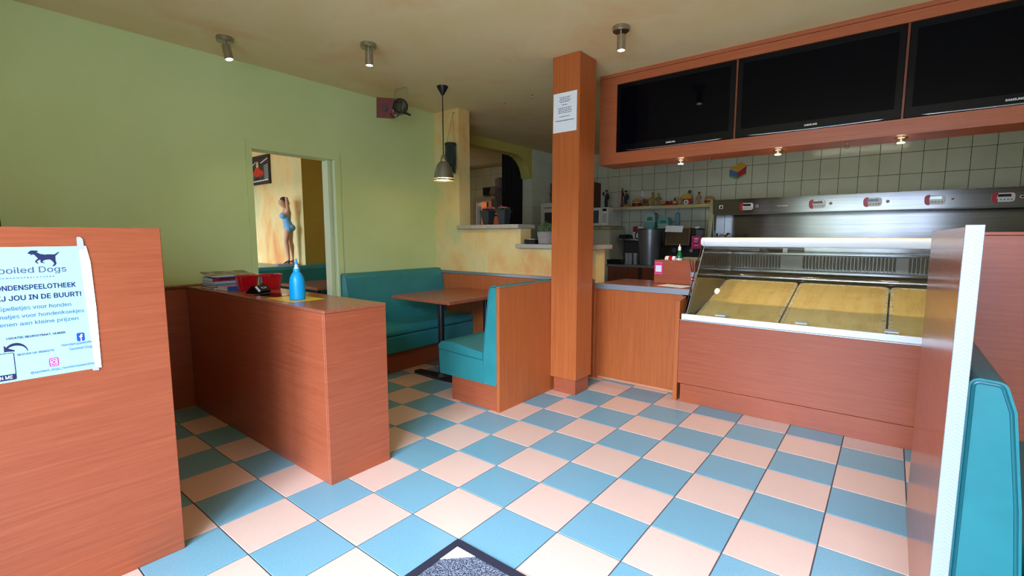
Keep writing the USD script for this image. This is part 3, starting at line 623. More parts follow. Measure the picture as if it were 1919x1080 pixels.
dog = [(345, 298), (362, 285), (380, 272), (410, 268), (470, 272), (472, 284), (455, 292), (475, 300), (500, 312), (560, 322), (620, 318), (670, 322), (690, 318), (720, 300), (748, 290), (745, 298), (720, 318), (692, 340), (690, 365), (688, 395), (697, 430), (685, 450), (660, 465), (638, 463), (655, 450), (668, 435), (655, 412), (630, 390), (612, 382), (560, 385), (530, 395), (515, 412), (550, 420), (545, 426), (505, 420), (490, 410), (500, 390), (485, 382), (455, 395), (445, 405), (468, 428), (455, 430), (428, 410), (425, 398), (450, 378), (468, 368), (445, 345), (430, 325), (415, 318), (395, 318), (378, 327), (372, 320), (385, 312), (350, 308)]
dogp = Polygon([(-1.036+(a-750)*0.076/405, 1.227-(b-300)*0.045/165) for a, b in dog]).buffer(0)
part(t, 'dog_silhouette', along_x(dogp, PX+0.0003, PX+0.0007), M('print_dark_blue', (24, 26, 74), 0.7))
# social icons, arrow, scan frame (left blank)
part(t, 'blue_icon', along_x(rounded([(-1.0135, 0.917), (-0.993, 0.917), (-0.993, 0.946), (-1.0135, 0.946)], 0.004), PX+0.0003, PX+0.0006), M('icon_blue', (20, 70, 200), 0.6))
part(t, 'icon_letter', face(fit_text('f', 0.022, 0.0095, True, 0.0004), '+x', (PX+0.0007, -1.007, 0.918)), PAPER)
ic = rounded([(-1.089, 0.842), (-1.065, 0.842), (-1.065, 0.872), (-1.089, 0.872)], 0.006)
part(t, 'pink_icon', along_x(ic, PX+0.0003, PX+0.0005), mottled('icon_magenta', [(0.3, (150, 50, 170)), (0.6, (224, 60, 140))], 40.0, 0.6))
part(t, 'icon_ring', along_x(unary_union([ic.buffer(-0.0032).difference(ic.buffer(-0.0052)), Point(-1.077, 0.857).buffer(0.0062).difference(Point(-1.077, 0.857).buffer(0.0038)), Point(-1.0715, 0.8655).buffer(0.0011)]), PX+0.0005, PX+0.0008), PAPER)
aa = np.linspace(0.05, 0.92*PI/1.15, 14)
arc_o = [(-1.163+0.027*math.cos(a)*1.0, 0.906+0.0315*math.sin(a)) for a in aa]; arc_i = [(-1.163+0.0262*math.cos(a), 0.9055+0.024*math.sin(a)) for a in aa][::-1]
arrow = unary_union([Polygon(arc_o+arc_i).buffer(0.0003), Polygon([(-1.1895, 0.9115), (-1.189, 0.934), (-1.1835, 0.9245), (-1.165, 0.914), (-1.167, 0.9105), (-1.183, 0.9125)])])
part(t, 'arrow', along_x(arrow, PX+0.0003, PX+0.0007), M('print_dark_blue', (24, 26, 74)))
fr_o = rounded([(-1.236, 0.819), (-1.168, 0.819), (-1.168, 0.908), (-1.236, 0.908)], 0.004)
part(t, 'scan_frame', along_x(unary_union([fr_o.difference(fr_o.buffer(-0.0018)), fr_o.intersection(sbox(-1.3, 0.8, -1.1, 0.838))]), PX+0.0003, PX+0.0006), M('print_dark_blue', (24, 26, 74)))
part(t, 'lettering', face(fit_text('SCAN ME', 0.0105, 0.053, True, 0.0004), '+x', (PX+0.0007, -1.230, 0.8235)), PAPER)

# ------------------------------------------------------------------ things on the low divider
ZT = 0.9142
def book(name, label, w, d, h, x, y, z, rz, cover, spine, pages=True):
    t = thing(name, label, 'book' if name == 'book' else 'magazine', (x, y, z), rz, 'books and magazines on the divider')
    part(t, 'page_block', cbox(-w/2+0.004, w/2-0.004, -d/2+0.001, d/2-0.004, 0.0016, h-0.0016, 0.0008), M('page_edges', (228, 222, 212), 0.8))
    part(t, 'cover', cbox(-w/2, w/2, -d/2, d/2, h-0.0015, h, 0.0006), cover); part(t, 'cover', cbox(-w/2, w/2, -d/2, d/2, 0.0, 0.0015, 0.0006), cover)
    part(t, 'spine', cbox(w/2-0.0038, w/2, -d/2, d/2, 0.0017, h-0.0017, 0.0006), spine)
    return t
BL = M('cover_blue', (44, 110, 190), 0.3); LB = M('cover_light_blue', (110, 170, 220), 0.3); RD = M('cover_red', (186, 44, 48), 0.3); GY = M('cover_grey', (120, 124, 128), 0.25)
PHOTO = mottled('cover_photo', [(0.35, (40, 38, 42)), (0.5, (110, 70, 48)), (0.66, (170, 150, 136))], 14.0, 0.2, 5.0)
z = ZT
book('magazine', 'grey magazine at the very bottom of the stack on the divider', 0.21, 0.29, 0.012, -2.405, 0.075, z, 0.05, GY, PAPER)
book('book', 'thin white-spined book second from the bottom of the stack', 0.20, 0.28, 0.014, -2.40, 0.075, z+0.0125, -0.06, M('cover_dark', (70, 60, 64), 0.3), PAPER)
book('magazine', 'blue edged magazine below the middle of the stack', 0.21, 0.29, 0.010, -2.40, 0.08, z+0.027, 0.10, BL, LB)
book('book', 'pale blue book in the middle of the stack', 0.20, 0.28, 0.017, -2.395, 0.08, z+0.0375, 0.03, LB, M('spine_pale', (196, 206, 222), 0.4))
book('book', 'red and blue spined thick book under the top magazines', 0.20, 0.285, 0.022, -2.40, 0.08, z+0.055, -0.02, BL, RD)
book('magazine', 'dark blue glossy magazine near the top of the stack', 0.21, 0.29, 0.008, -2.39, 0.10, z+0.0775, 0.10, BL, BL)
t = thing('magazine', 'top magazine with a curled photo cover on the stack', 'magazine', (-2.40, 0.075, z+0.086), 0.0, 'books and magazines on the divider')
cur = [(-0.105+0.21*k/12, 0.0+0.016*max(0, (k/12-0.0))**2*0+0.018*(1-k/12)**2) for k in range(13)]
pc = Polygon([(a, b) for a, b in cur]+[(a, b+0.007) for a, b in cur[::-1]])
part(t, 'page_block', along_y(pc, -0.145, 0.145), M('page_edges', (228, 222, 212))); pc2 = Polygon([(a, b+0.0072) for a, b in cur]+[(a, b+0.0086) for a, b in cur[::-1]])
part(t, 'cover', along_y(pc2, -0.146, 0.146), PHOTO, label='dark photographic cover')
book('book', 'thick white book with light blue spine lying before the stack', 0.13, 0.19, 0.030, -2.195, 0.045, ZT, 0.12, M('cover_red_white', (196, 110, 104), 0.3), BL)
REDT = M('red_translucent', (196, 14, 26), 0.25, transmission_weight=0.35)
def tub(x, y, rz, label):
    t = thing('red_tub', label, 'tub', (x, y, ZT), rz, 'red tubs on the divider')
    def ring(w, d, r, z): 
        p = rounded([(-w, -d), (w, -d), (w, d), (-w, d)], r, 5); c = np.array(p.exterior.coords)[:-1]; return np.c_[c, np.full(len(c), z)]
    secs = [ring(0.052, 0.052, 0.02, 0.0), ring(0.064, 0.064, 0.022, 0.098), ring(0.067, 0.067, 0.022, 0.100), ring(0.067, 0.067, 0.022, 0.106), ring(0.061, 0.061, 0.022, 0.104), ring(0.050, 0.050, 0.02, 0.004)]
    n = len(secs[0]); v = np.vstack(secs+[[[0, 0, 0]], [[0, 0, 0.004]]]); F = []
    for k in range(5):
        for j in range(n):
            a, b, c, d = k*n+j, k*n+(j+1) % n, (k+1)*n+(j+1) % n, (k+1)*n+j; F += [[a, b, c], [a, c, d]]
    for j in range(n): F += [[6*n, (j+1) % n, j], [6*n+1, 5*n+j, 5*n+(j+1) % n]]
    part(t, 'tub_body', trimesh.Trimesh(v, F, process=False), REDT, 40)
    part(t, 'handle', tube([(0.068, -0.02, 0.095), (0.078, -0.014, 0.103), (0.078, 0.014, 0.103), (0.068, 0.02, 0.095)], 0.003, 6), REDT, 40)
tub(-2.06, 0.058, -0.2, 'translucent red tub nearer the stack of magazines')
tub(-2.03, 0.204, -0.2, 'translucent red tub behind the other, farther from the magazines')
t = thing('card_holder', 'black card holder with cards before the red tubs', 'card holder', (-1.865, 0.045, ZT), 0.45)
part(t, 'holder', along_y(Polygon([(-0.05, 0), (0.055, 0), (0.045, 0.012), (0.01, 0.05), (0.0, 0.05), (-0.04, 0.012)]), -0.055, 0.055), BLACKG)
part(t, 'card_stack', T(cbox(-0.022, 0.022, -0.045, 0.045, 0, 0.014, 0.001), (0.033, 0, 0.026), (0, 0.82, 0)), M('card_black', (26, 24, 30), 0.3))
part(t, 'card_edge', T(cbox(-0.021, 0.021, -0.0485, -0.0455, 0.0, 0.014, 0.0006), (0.033, 0, 0.026), (0, 0.82, 0)), PAPER)
part(t, 'card_print', T(cat(cbox(-0.004, -0.001, -0.025, 0.025, 0.0145, 0.0150, 0.0001), cbox(0.004, 0.006, -0.018, 0.018, 0.0145, 0.0150, 0.0001)), (0.033, 0, 0.026), (0, 0.82, 0)), PAPER)
solo('leaflet', T(cbox(-0.105, 0.105, -0.074, 0.074, 0, 0.0012, 0.0004), (-1.665, 0.06, ZT), (0, 0, 0.25)), BLACKG, 'black glossy leaflet lying between the card holder and the yellow sheet', 'leaflet')
solo('yellow_sheet', T(cbox(-0.1485, 0.1485, -0.100, 0.100, 0, 0.0012, 0.0004), (-1.388, 0.048, ZT), (0, 0, 0.02)), mottled('yellow_print', [(0.3, (232, 190, 20)), (0.7, (244, 210, 50))], 20.0, 0.25), 'yellow printed sheet under the blue spray bottle', 'sheet')
t = thing('spray_bottle', 'bright blue squeeze bottle with a pointed cap on a yellow sheet', 'bottle', (-1.345, 0.04, ZT+0.0015))
CY = M('cyan_plastic', (0, 168, 236), 0.35)
part(t, 'bottle_body', lathe([(0, 0), (0.040, 0), (0.0435, 0.004), (0.0435, 0.07), (0.042, 0.10), (0.036, 0.130), (0.026, 0.150), (0.018, 0.160), (0.0, 0.160)], 36), CY, 50)
part(t, 'collar', lathe([(0, 0.1602), (0.019, 0.1602), (0.019, 0.174), (0.016, 0.178), (0, 0.178)], 28), CY, 40)
part(t, 'nozzle', lathe([(0, 0.1782), (0.015, 0.1782), (0.010, 0.192), (0.008, 0.204), (0, 0.204)], 24), M('clear_cone', (210, 230, 244), 0.2), 40)
part(t, 'tip', lathe([(0, 0.2042), (0.0085, 0.2042), (0.0085, 0.216), (0.006, 0.222), (0.005, 0.236), (0, 0.238)], 20), CY, 40)

# ------------------------------------------------------------------ lamps on the ceiling
def spot(x, y, tilt, az, label):
    t = thing('ceiling_spot', label, 'light', (x, y, ZC), az, 'ceiling spotlights')
    part(t, 'base', lathe([(0, 0), (0.054, 0), (0.055, -0.004), (0.055, -0.028), (0.051, -0.032), (0, -0.032)], 40), NICKEL, 40)
    part(t, 'stem', tube([(0.0, 0, -0.032), (0.002, 0, -0.058)], 0.008, 12), NICKEL, 40)
    R_ = (0, tilt, 0); o = (0.004, 0, -0.052)
    part(t, 'lamp_head', T(lathe([(0, 0), (0.026, 0), (0.028, -0.003), (0.028, -0.098), (0.025, -0.098), (0.025, -0.086), (0, -0.086)], 32), o, R_), NICKEL, 40)
    part(t, 'bulb', T(lathe([(0, -0.0865), (0.0235, -0.0865), (0.018, -0.094), (0, -0.098)], 24), o, R_), WARMBULB, 40)
    h = np.array(o)+trimesh.transformations.euler_matrix(*R_)[:3, :3] @ np.array([0, 0, -0.13])
    l = UsdLux.SphereLight.Define(stage, t+'/lamp'); l.AddTranslateOp().Set(Gf.Vec3d(*map(float, h))); l.AddRotateXYZOp().Set(Gf.Vec3f(0, math.degrees(tilt), 0))
    l.CreateRadiusAttr(0.022); l.CreateColorAttr(Gf.Vec3f(1.0, 0.82, 0.55)); l.CreateIntensityAttr(260.0)
    s = UsdLux.ShapingAPI.Apply(l.GetPrim()); s.CreateShapingConeAngleAttr(48.0); s.CreateShapingConeSoftnessAttr(0.6)
spot(-2.374, 0.139, -0.20, 0.6, 'brushed ceiling spotlight farthest left, tilted head')
spot(-1.686, 0.825, 0.0, 0.6, 'brushed ceiling spotlight second from the left, above the booth')
spot(-0.137, 1.695, 0.0, 0.6, 'brushed ceiling spotlight right of the column, in front of the header')
t = thing('pendant_lamp', 'grey metal bell pendant lamp hanging over the booth table', 'pendant lamp', (-1.989, 1.837, 0))
part(t, 'ceiling_cone', lathe([(0, ZC), (0.052, ZC), (0.052, ZC-0.008), (0.010, ZC-0.080), (0, ZC-0.080)], 32), BLACKP, 40)
part(t, 'cord', tube([(0, 0, ZC-0.078), (0, 0, 2.30), (0, 0, 2.048)], 0.0045, 8), BLACKP, 40)
part(t, 'neck', lathe([(0, 2.05), (0.009, 2.05), (0.026, 2.012), (0.030, 2.000), (0.030, 1.985), (0, 1.985)], 28), NICKEL, 40)
part(t, 'shade', lathe([(0.026, 1.984), (0.044, 1.972), (0.062, 1.945), (0.082, 1.885), (0.094, 1.826), (0.092, 1.826), (0.080, 1.884), (0.060, 1.943), (0.042, 1.970), (0.026, 1.981)], 44), M('shade_metal', (150, 146, 136), 0.42, 0.8), 50)
part(t, 'slotted_ring', cat(*[tube([(0.0965*math.cos(a), 0.0965*math.sin(a), 1.821) for a in np.linspace(b, b+0.34, 6)], 0.0036, 6) for b in np.arange(15)*2*PI/15]), M('slot_light', (232, 214, 160), 0.4), kind='stuff')
part(t, 'rim', lathe([(0.090, 1.816), (0.0975, 1.816), (0.0985, 1.812), (0.0985, 1.804), (0.096, 1.804), (0.090, 1.812)], 44), M('shade_metal', (150, 146, 136)), 40)
part(t, 'bulb', T(ball((0, 0, 0), (0.034, 0.034, 0.045)), (0, 0, 1.872)), emit('pendant_bulb', (255, 226, 160), 14.0), 60)
l = UsdLux.SphereLight.Define(stage, t+'/lamp'); l.AddTranslateOp().Set(Gf.Vec3d(0, 0, 1.805)); l.CreateRadiusAttr(0.02); l.CreateColorAttr(Gf.Vec3f(1.0, 0.76, 0.36)); l.CreateIntensityAttr(150.0)
t = thing('projector_lamp', 'ceiling effect projector with brown square plate and hanging cable', 'projector', (-2.334, 1.60, ZC))
part(t, 'bracket', tube([(-0.075, 0.02, -0.235), (-0.075, 0.02, -0.016), (-0.062, 0.02, -0.006), (0.062, 0.035, -0.006), (0.075, 0.035, -0.016), (0.075, 0.035, -0.235)], 0.0075, 8), M('zinc', (190, 184, 150), 0.4, 0.7), 40)
MAROON = M('maroon_plate', (116, 44, 32), 0.6)
part(t, 'gel_plate', T(cbox(-0.082, 0.082, -0.003, 0.003, -0.09, 0.09, 0.001), (-0.082, -0.085, -0.19), (0.10, 0.05, 0.72)), MAROON)
part(t, 'lens', T(trimesh.creation.cylinder(0.024, 0.02, sections=24), (-0.078, -0.096, -0.193), (PI/2+0.1, 0, 0.72)), BLACKP, 40)
part(t, 'clip', T(cbox(-0.008, 0.008, -0.006, 0.006, -0.024, 0.024, 0.002), (-0.020, -0.042, -0.20), (0, 0, 0.72)), NICKEL); part(t, 'clip', T(cbox(-0.006, 0.006, -0.006, 0.006, -0.024, 0.024, 0.002), (-0.142, -0.130, -0.19), (0, 0, 0.72)), NICKEL)
part(t, 'lamp_can', T(lathe([(0, -0.09), (0.05, -0.09), (0.062, -0.06), (0.062, 0.05), (0.056, 0.055), (0.05, 0.05), (0.05, -0.05), (0, -0.05)], 32), (0.022, -0.005, -0.185), (PI/2, 0, 0.72+0.35)), M('can_metal', (120, 116, 92), 0.35, 0.8), 40)
part(t, 'rim_ring', T(lathe([(0.054, 0.03), (0.068, 0.03), (0.068, 0.062), (0.054, 0.062)], 32), (0.022, -0.005, -0.185), (PI/2, 0, 0.72+0.35)), BLACKM, 40)
part(t, 'cable', tube([(0.06, -0.02, -0.12), (0.085, -0.03, -0.17), (0.08, -0.04, -0.235), (0.05, -0.05, -0.275), (0.01, -0.06, -0.285), (-0.02, -0.07, -0.262), (-0.03, -0.07, -0.24)], 0.0045, 6), BLACKP, 40)
part(t, 'handle', tube([(0.03, 0.0, -0.235), (0.08, 0.03, -0.242), (0.11, 0.05, -0.258)], 0.009, 8), BLACKP, 40)
# hanging moss bundle on the pillar
t = thing('hanging_bundle', 'dark green hanging bundle of strands on the yellow pillar', 'wall hanging', (-2.455, 2.385, 0))
part(t, 'nail', tube([(0.008, 0.062, 2.608), (0.008, 0.03, 2.612)], 0.004, 6), NICKEL)
part(t, 'string', tube([(-0.055, 0, 2.29), (0.008, 0.034, 2.605)], 0.0016, 5), M('twine', (120, 116, 70), 0.8)); part(t, 'string', tube([(0.055, 0, 2.29), (0.008, 0.034, 2.605)], 0.0016, 5), M('twine', (120, 116, 70)))
DG = mottled('moss_dark', [(0.3, (26, 40, 30)), (0.7, (48, 66, 44))], 60.0, 0.6)
part(t, 'cap', lathe([(0, 2.285), (0.058, 2.285), (0.062, 2.28), (0.062, 2.262), (0, 2.262)], 28), DG, 40)
rng = random.Random(11); st = []
for k in range(150):
    a = rng.uniform(0, 2*PI); q = 0.062*math.sqrt(rng.uniform(0.1, 1)); x, y = q*math.cos(a), q*math.sin(a)*0.8
    zb = 1.98+0.26*rng.random()**1.6-0.5*x*0
    zb += -0.9*(x)*1.0
    p = [(x, y, 2.265)]+[(x+rng.uniform(-.004, .004)+0.008*(h_**2), y+rng.uniform(-.004, .004), 2.265-(2.265-max(zb, 1.93))*h_) for h_ in (0.35, 0.7, 1.0)]
    st.append(tube(p, rng.uniform(0.0022, 0.004), 4))
part(t, 'strand', cat(*st), DG, kind='stuff')

# ------------------------------------------------------------------ pots, basket on the sills
def flower_pot(x, y, label, seed):
    t = thing('flower_pot', label, 'plant pot', (x, y, 1.4025), 0, 'flower pots on the upper sill')
    def sq(h, z): return [(-h*.86, -h*.86, z), (h*.86, -h*.86, z), (h*.86, h*.86, z), (-h*.86, h*.86, z)]
    v = np.array(sq(0.044, 0)+sq(0.066, 0.135)+sq(0.072, 0.136)+sq(0.072, 0.150)+sq(0.062, 0.150)+sq(0.058, 0.130)); F = []
    for k in range(5):
        for j in range(4):
            a, b, c, d = 4*k+j, 4*k+(j+1) % 4, 4*k+4+(j+1) % 4, 4*k+4+j; F += [[a, b, c], [a, c, d]]
    F += [[2, 1, 0], [3, 2, 0], [20, 21, 22], [20, 22, 23]]
    part(t, 'pot', trimesh.Trimesh(v, F, process=False), M('anthracite_pot', (46, 48, 54), 0.5))
    rg = random.Random(seed); lf, fw_ = [], []
    for k in range(70):
        a = rg.uniform(0, 2*PI); q = 0.06*math.sqrt(rg.random()); z0 = 0.145+rg.uniform(0, 0.03)
        m = ball((0, 0, 0), (0.016, 0.009, 0.003), 1); m.apply_transform(trimesh.transformations.euler_matrix(rg.uniform(-.8, .8), rg.uniform(-.8, .8), a)); m.apply_translation((q*math.cos(a), q*math.sin(a), z0)); lf.append(m)
    for k in range(34):
        a = rg.uniform(0, 2*PI); q = 0.052*math.sqrt(rg.random()); z0 = 0.172+rg.uniform(0, 0.024)*(1-q/0.07)
        m = ball((0, 0, 0), (0.010, 0.010, 0.006), 1); m.apply_translation((q*math.cos(a), q*math.sin(a), z0)); fw_.append(m)
    part(t, 'foliage', cat(*lf), M('flower_leaf', (52, 84, 46), 0.6), kind='stuff'); part(t, 'flowers', cat(*fw_), M('pink_petal', (214, 92, 156), 0.6), kind='stuff')
flower_pot(-2.062, 2.55, 'left dark square pot of pink flowers on the upper stone sill', 1)
flower_pot(-1.842, 2.55, 'right dark square pot of pink flowers on the upper stone sill', 2)
t = thing('wicker_basket', 'grey woven basket with a green plant on the lower stone sill', 'basket', (-1.325, 2.575, 1.2065))
part(t, 'weave', cat(*[tube([((0.068+0.012*k/11)*math.cos(a)+0.004*math.sin(9*a+k*PI), (0.068+0.012*k/11)*math.sin(a)+0.004*math.cos(9*a+k*PI), 0.007+0.0098*k) for a in np.linspace(0, 2*PI, 60)[:-1]], 0.0052, 5, True) for k in range(12)]), M('grey_wicker', (170, 158, 148), 0.8), kind='stuff')
part(t, 'liner', lathe([(0, 0), (0.064, 0), (0.074, 0.112), (0, 0.112)], 28), M('liner_grey', (96, 88, 84), 0.8), 40)
rg = random.Random(5); lf = []
for k in range(420):
    a = rg.uniform(0, 2*PI); ph = math.acos(rg.uniform(0, 1)); q = 0.085*(0.55+0.45*rg.random()); p0 = np.array([q*math.sin(ph)*math.cos(a), q*math.sin(ph)*math.sin(a), 0.115+1.25*q*math.cos(ph)])
    m = ball((0, 0, 0), (0.010, 0.0035, 0.002), 1); m.apply_transform(trimesh.transformations.euler_matrix(rg.uniform(-1, 1), rg.uniform(-1.4, .2), a)); m.apply_translation(p0); lf.append(m)
part(t, 'foliage', cat(*lf), mottled('bush_green', [(0.3, (66, 92, 52)), (0.7, (120, 140, 88))], 40.0, 0.6), kind='stuff')
t = thing('plastic_tray', 'small black plastic tray with white paper before the woven basket', 'tray', (-1.468, 2.53, 1.2065), 0.15)
part(t, 'tray_body', cat(cbox(-0.055, 0.055, -0.04, 0.04, 0, 0.004, 0.001), cbox(-0.058, 0.058, -0.043, -0.038, 0, 0.045, 0.001), cbox(-0.058, 0.058, 0.038, 0.043, 0, 0.045, 0.001), cbox(-0.060, -0.055, -0.043, 0.043, 0, 0.045, 0.001), cbox(0.055, 0.060, -0.043, 0.043, 0, 0.045, 0.001)), BLACKP)
part(t, 'paper_stack', cbox(-0.035, 0.05, -0.03, 0.03, 0.005, 0.05, 0.001), PAPER)

# ------------------------------------------------------------------ door mat
t = thing('door_mat', 'dark grey speckled door mat with black border at the bottom edge', 'mat')
part(t, 'border', along_z(sbox(0.004, -1.0, 1.25, -0.012).difference(sbox(0.040, -0.96, 1.21, -0.048)), 0.0005, 0.010), M('mat_rubber', (34, 34, 48), 0.7))
MATC = {'g': ('geometry', {}), 'n': ('noise_texture', {'scale': 260.0, 'detail': 2.0}), 'r': ('rgb_ramp', {'ramp': [(0.40, lin((34, 36, 48))), (0.50, lin((66, 68, 84))), (0.60, lin((150, 152, 160)))]}),
        'b': ('bump', {'strength': 0.6, 'distance': 0.003}), 'p': ('principled_bsdf', {'roughness': 0.95})}
MATCM = usdkit.material(stage, '/World/Looks/mat_carpet', MATC, [('g.position', 'n.vector'), ('n.fac', 'r.fac'), ('r.color', 'p.base_color'), ('n.fac', 'b.height'), ('b.normal', 'p.normal')], surface='p.BSDF')
part(t, 'carpet', cbox(0.040, 1.21, -0.96, -0.048, 0.0005, 0.009, 0.002), MATCM)
part(t, 'corner_patch', along_z([(0.040, -0.050), (0.040, -0.148), (0.139, -0.050)], 0.0092, 0.0104), PAPER, label='white triangular patch in the mat corner')

# ------------------------------------------------------------------ kitchen
t = thing('tall_cupboard', 'tall brown wooden kitchen cupboard behind the column', 'cupboard')
part(t, 'body', cbox(-3.18, -2.545, 5.42, 5.99, 0.0, 2.17, 0.003), M('cupboard_brown', (92, 46, 30), 0.5)); part(t, 'shelf_front', cbox(-3.17, -2.555, 5.40, 5.419, 0.05, 2.15, 0.002), M('cupboard_front', (106, 52, 32), 0.45))
t = thing('wire_rack', 'black wire rack standing on the brown kitchen cupboard', 'rack', (-3.02, 5.55, 2.1705))
rk = [tube([(x, y, 0.004), (x, y, 0.26)], 0.004, 5) for x in np.linspace(-0.13, 0.30, 11) for y in (-0.08, 0.10)]
part(t, 'upright_wires', cat(*rk), BLACKP, kind='stuff')
for z in (0.006, 0.13, 0.25): part(t, 'hoop', tube([(-0.13, -0.08, z), (0.30, -0.08, z), (0.30, 0.10, z), (-0.13, 0.10, z)], 0.007, 6, True), BLACKP)
t = thing('oven', 'white small oven left of the column on a kitchen stand', 'oven', (-2.80, 4.88, 1.30))
part(t, 'body', cbox(-0.21, 0.21, 0, 0.36, 0, 0.50, 0.008), CREAMP); part(t, 'door', cbox(-0.16, 0.15, -0.012, 0, 0.06, 0.40, 0.004), CREAMP); part(t, 'window', cbox(-0.12, 0.11, -0.016, -0.011, 0.12, 0.35, 0.002), M('oven_glass', (60, 66, 70), 0.1))
part(t, 'handle', tube([(-0.12, -0.02, 0.42), (-0.12, -0.035, 0.42), (0.11, -0.035, 0.42), (0.11, -0.02, 0.42)], 0.006, 8), NICKEL, 40)
t = thing('oven_stand', 'plain cream stand under the white small oven', 'stand', (-2.80, 4.88, 0))
part(t, 'body', cbox(-0.25, 0.25, -0.01, 0.40, 0.0, 1.278, 0.004), CREAMP); part(t, 'top', cbox(-0.26, 0.26, -0.015, 0.40, 1.2785, 1.2995, 0.003), CREAMP)
t = thing('wire_whisk_bowl', 'wire bowl with handles on top of the white small oven', 'bowl', (-2.83, 5.05, 1.8005))
for k in range(5): part(t, 'wire_ring', tube([((0.06+0.012*k)*math.cos(a), (0.06+0.012*k)*math.sin(a), 0.01+0.016*k) for a in np.linspace(0, 2*PI, 24)[:-1]], 0.003, 5, True), NICKEL)
part(t, 'handle', tube([(-0.10, 0, 0.08), (-0.14, 0, 0.16), (-0.05, 0, 0.20), (0.06, 0, 0.19)], 0.004, 6), NICKEL)
t = thing('fridge', 'cream tall fridge beside the column in the kitchen', 'fridge')
part(t, 'body', cbox(-2.53, -2.085, 5.47, 5.95, 0.03, 1.395, 0.006), CREAMP); part(t, 'door', cbox(-2.53, -2.087, 5.43, 5.468, 0.06, 1.375, 0.008), CREAMP)
part(t, 'top', cbox(-2.54, -2.075, 5.425, 5.955, 1.396, 1.436, 0.006), M('fridge_top', (206, 194, 146), 0.4)); part(t, 'foot', cbox(-2.52, -2.09, 5.48, 5.94, 0.0, 0.029, 0.002), BLACKP)
part(t, 'badge', cbox(-2.30, -2.22, 5.4225, 5.4255, 1.408, 1.424, 0.0005), M('badge_grey', (150, 146, 120), 0.4))
t = thing('microwave', 'white microwave standing on the cream fridge', 'microwave')
part(t, 'body', cbox(-2.54, -2.13, 5.47, 5.93, 1.445, 1.735, 0.006), WHITEP); part(t, 'door', cbox(-2.54, -2.252, 5.452, 5.4695, 1.452, 1.728, 0.004), WHITEP); part(t, 'control_panel', cbox(-2.250, -2.13, 5.455, 5.4695, 1.452, 1.728, 0.003), WHITEP)
part(t, 'window', cbox(-2.53, -2.29, 5.449, 5.453, 1.49, 1.69, 0.002), M('oven_glass', (60, 66, 70), 0.1)); part(t, 'display', cbox(-2.225, -2.155, 5.452, 5.4555, 1.675, 1.712, 0.001), BLACKG)
part(t, 'key_pad', cat(*[cbox(-2.222+0.024*a, -2.204+0.024*a, 5.4525, 5.4555, 1.50+0.028*b, 1.518+0.028*b, 0.001) for a in range(3) for b in range(5)]), M('key_grey', (176, 178, 178), 0.5), kind='stuff')
part(t, 'foot', cat(*[cbox(x, x+0.03, y, y+0.03, 1.4362, 1.4448, 0.001) for x in (-2.54, -2.18) for y in (5.49, 5.88)]), BLACKP, kind='stuff')
solo('fridge_note', cbox(-2.33, -2.25, 5.4268, 5.4282, 0.86, 0.97, 0.0004), M('note_yellow', (232, 226, 60), 0.6), 'yellow note on the door of the cream fridge', 'note')
solo('price_card', cbox(0.112, 0.146, 2.80, 2.803, 0.8645, 1.0, 0.001), PAPER, 'upright white card on the counter behind the straw cup', 'card')
t = thing('kitchen_shelf', 'narrow steel kitchen shelf carrying figurines along the tiles', 'shelf')
part(t, 'shelf_board', cbox(-2.12, -0.545, 5.62, 5.992, 1.715, 1.735, 0.002), STEEL); part(t, 'front_edge', cbox(-2.12, -0.545, 5.612, 5.6195, 1.690, 1.737, 0.001), M('shelf_edge', (196, 186, 150), 0.3, 0.8))
ZS = 1.7375
